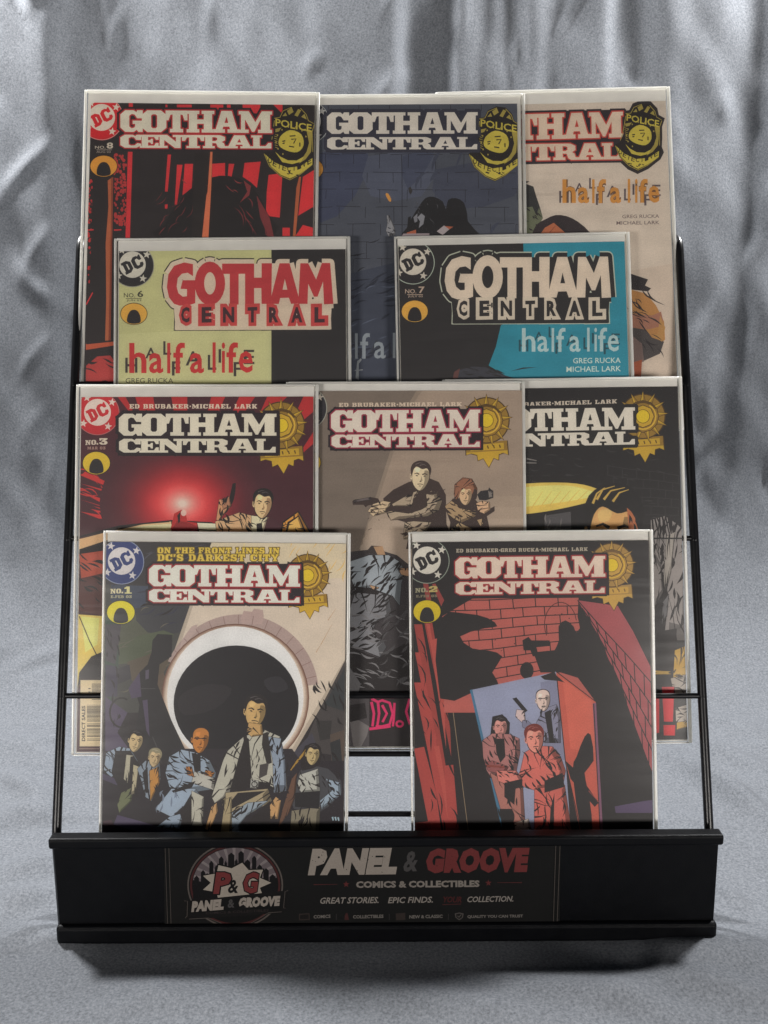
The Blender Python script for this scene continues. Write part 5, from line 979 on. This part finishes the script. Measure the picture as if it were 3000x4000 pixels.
# ---------------------------------------------------------------- the printed shop sign held by the front panel
def art_sign():
    Y = DY - 0.0003; F = Front(Y)
    M = MX(((1, 0, 0), (0, 0, 1), (0, -1, 0))).transposed().to_4x4(); M.translation = V((F.hit(1420, 3460).x, Y, 0.0095))
    e = empty('shop_sign', M); e['label'] = 'wide black paper shop sign with white and red lettering in the front panel'; e['category'] = 'sign'
    M = MX(((1, 0, 0), (0, 0, 1), (0, -1, 0))).transposed().to_4x4(); M.translation = e.location
    Mi = M.inverted()
    def hit(px, py): q = Mi @ F.hit(px, py); return (q.x * 1000, q.y * 1000)
    A = Art(hit)
    rect = [hit(643, 3640), hit(2186, 3640), hit(2190, 3300), hit(640, 3300)]
    A.p((24,24,24), "500,3200 2400,3200 2400,3700 500,3700")
    wh, rd, gy, ln = (132,124,116), (96,44,44), (62,60,60), (78,72,68)
    A.frame(640, 3270, .4822)
    A.p((8,8,9), "0,60 36,60 56,720 24,720"); A.lines(ln, 3.5, 3.5, "10,70 30,700", "40,70 58,700")
    # round emblem: skyline, rays, burst, ribbon
    A.ell(ln, 578, 390, 388, 345, n=60); A.ell((24,23,23), 578, 390, 376, 333, n=60); A.ell((60,32,32), 578, 390, 366, 324, n=60); A.ell((18,17,18), 578, 390, 350, 308, n=60)
    A.p((88,80,82), [(578 + 345 * math.cos(math.radians(t)), 390 + 303 * math.sin(math.radians(t))) for t in range(188, 353, 5)] + [(800, 380), (400, 380)])
    for i in range(13):
        t = math.radians(192 + i * 12.4); A.p((112,104,104), [(578, 380), (578 + 345 * math.cos(t), 390 + 303 * math.sin(t)), (578 + 345 * math.cos(t + .07), 390 + 303 * math.sin(t + .07))])
    sk = (22,21,22)
    for x0, x1, tp in ((245,285,310),(300,335,265),(335,368,290),(368,402,190),(412,440,225),(446,484,155),(490,512,190),(520,572,125),(574,598,175),(604,648,110),(655,700,180),(714,750,150),(756,796,220),(806,850,250),(856,905,300)):
        A.p(sk, [(x0, 460), (x0, tp + 22), ((x0 + x1) / 2, tp), (x1, tp + 22), (x1, 460)])
    A.p(sk, "236,380 920,380 925,520 236,520")
    burst = []
    for i in range(18):
        t = math.tau * i / 18; r = 1.0 if i % 2 == 0 else .72; burst.append((585 + 285 * r * math.cos(t), 370 + 165 * r * math.sin(t)))
    A.p((14,13,14), [(585 + (u - 585) * 1.06, 370 + (v - 370) * 1.1) for u, v in burst]); A.p((140,132,122), burst)
    for o, c in ((.09, (18,17,17)), (.045, rd)):
        A.text(c, 'P', (425,285), (555,285), (400,460), o, None, .045); A.text(c, 'G', (655,285), (775,285), (632,455), o, None, .045)
    A.text((20,19,19), '&', (530,345), (615,345), (515,455), .03)
    A.p((24,23,23), "160,520 1010,430 985,600 860,620 200,670 180,660"); A.lines(ln, 4, 4, "165,516 192,518 188,640 172,656", "1008,432 982,440 970,575 985,575", "205,664 360,655 470,700", "955,605 850,612 700,700")
    A.p((18,17,17), "215,520 945,462 945,590 215,615"); A.text((132,124,116), 'PANEL', (232,520), (492,500), (222,608), .08); A.text(gy, '&', (520,505), (575,502), (516,574), .03); A.text((132,124,116), 'GROOVE', (612,490), (945,474), (602,574), .08); A.text((44,38,38), 'COMICS & COLLECTIBLES', (340,606), (850,582), (338,626), .01)
    A.frame(1140, 3270, .6631)
    A.text(wh, 'PANEL', (122,68), (640,62), (94,225), .075); A.text(gy, '&', (672,84), (756,80), (652,206), .03); A.text(rd, 'GROOVE', (800,66), (1402,60), (782,214), .075)
    A.hatch((24,24,24), 110, 72, 610, 215, 26, 60, 10, 4)
    A.text((112,106,100), 'COMICS & COLLECTIBLES', (378,260), (1106,254), (378,300), .05, None); A.lines((74,36,36), 4, 2, "128,280 268,278", "1356,268 1210,268"); A.star((80,38,38), 320, 278, 20); A.star((80,38,38), 1158, 270, 20)
    A.text((122,116,110), 'GREAT STORIES.', (172,356), (520,352), (162,393), .02); A.text((122,116,110), 'EPIC FINDS.', (574,354), (838,350), (566,390), .02); A.text((62,30,30), 'YOUR', (892,350), (1008,350), (884,386), .03); A.text((122,116,110), 'COLLECTION.', (1038,350), (1312,346), (1030,384), .02); A.line((66,34,34), "886,398 996,394", 4)
    for t, a, b in (('COMICS',128,228),('COLLECTIBLES',360,540),('NEW & CLASSIC',692,888),('QUALITY YOU CAN TRUST',1034,1362)): A.text((96,92,88), t, (a,460), (b,456), (a,480), .035)
    for x in (262, 574, 922): A.line((50,48,48), [(x, 452), (x, 488)], 3)
    for P in ("42,452 104,448 106,488 42,490", "612,450 668,446 668,488 614,490"): A.p((46,40,38), P); 
    A.p((26,24,24), "48,458 98,454 100,482 48,484"); A.p((58,34,34), "310,488 312,462 318,448 328,448 332,464 336,488"); A.p((70,66,64), "960,450 986,444 1012,450 1008,474 986,490 964,474"); A.p((26,25,25), "967,455 986,450 1005,455 1002,472 986,483 970,472"); A.line((84,80,76), "976,464 984,472 998,456", 4)
    A.p((8,8,9), "1546,40 1582,40 1566,520 1530,520"); A.lines(ln, 3, 3, "1555,48 1541,500", "1580,48 1563,500")
    def sg(c): r = lin(c); return tuple(max(.006, min(.8, v * SIGN_K)) for v in r)
    sheet('sign_face', A.L, rect, sg, M_SIGN, e, 0.0)
    xs = [p[0] / 1000 for p in rect]; ys = [p[1] / 1000 for p in rect]
    bm = bmesh.new(); add_box(bm, (min(xs) + .003, min(ys) + .0003, -.0006), (max(xs) - .003, max(ys) - .0003, -.0002), .0001, 1); from_bm('sign_backing', bm, M_PAGES, e)
SIGN_K = 0.85
art_sign()
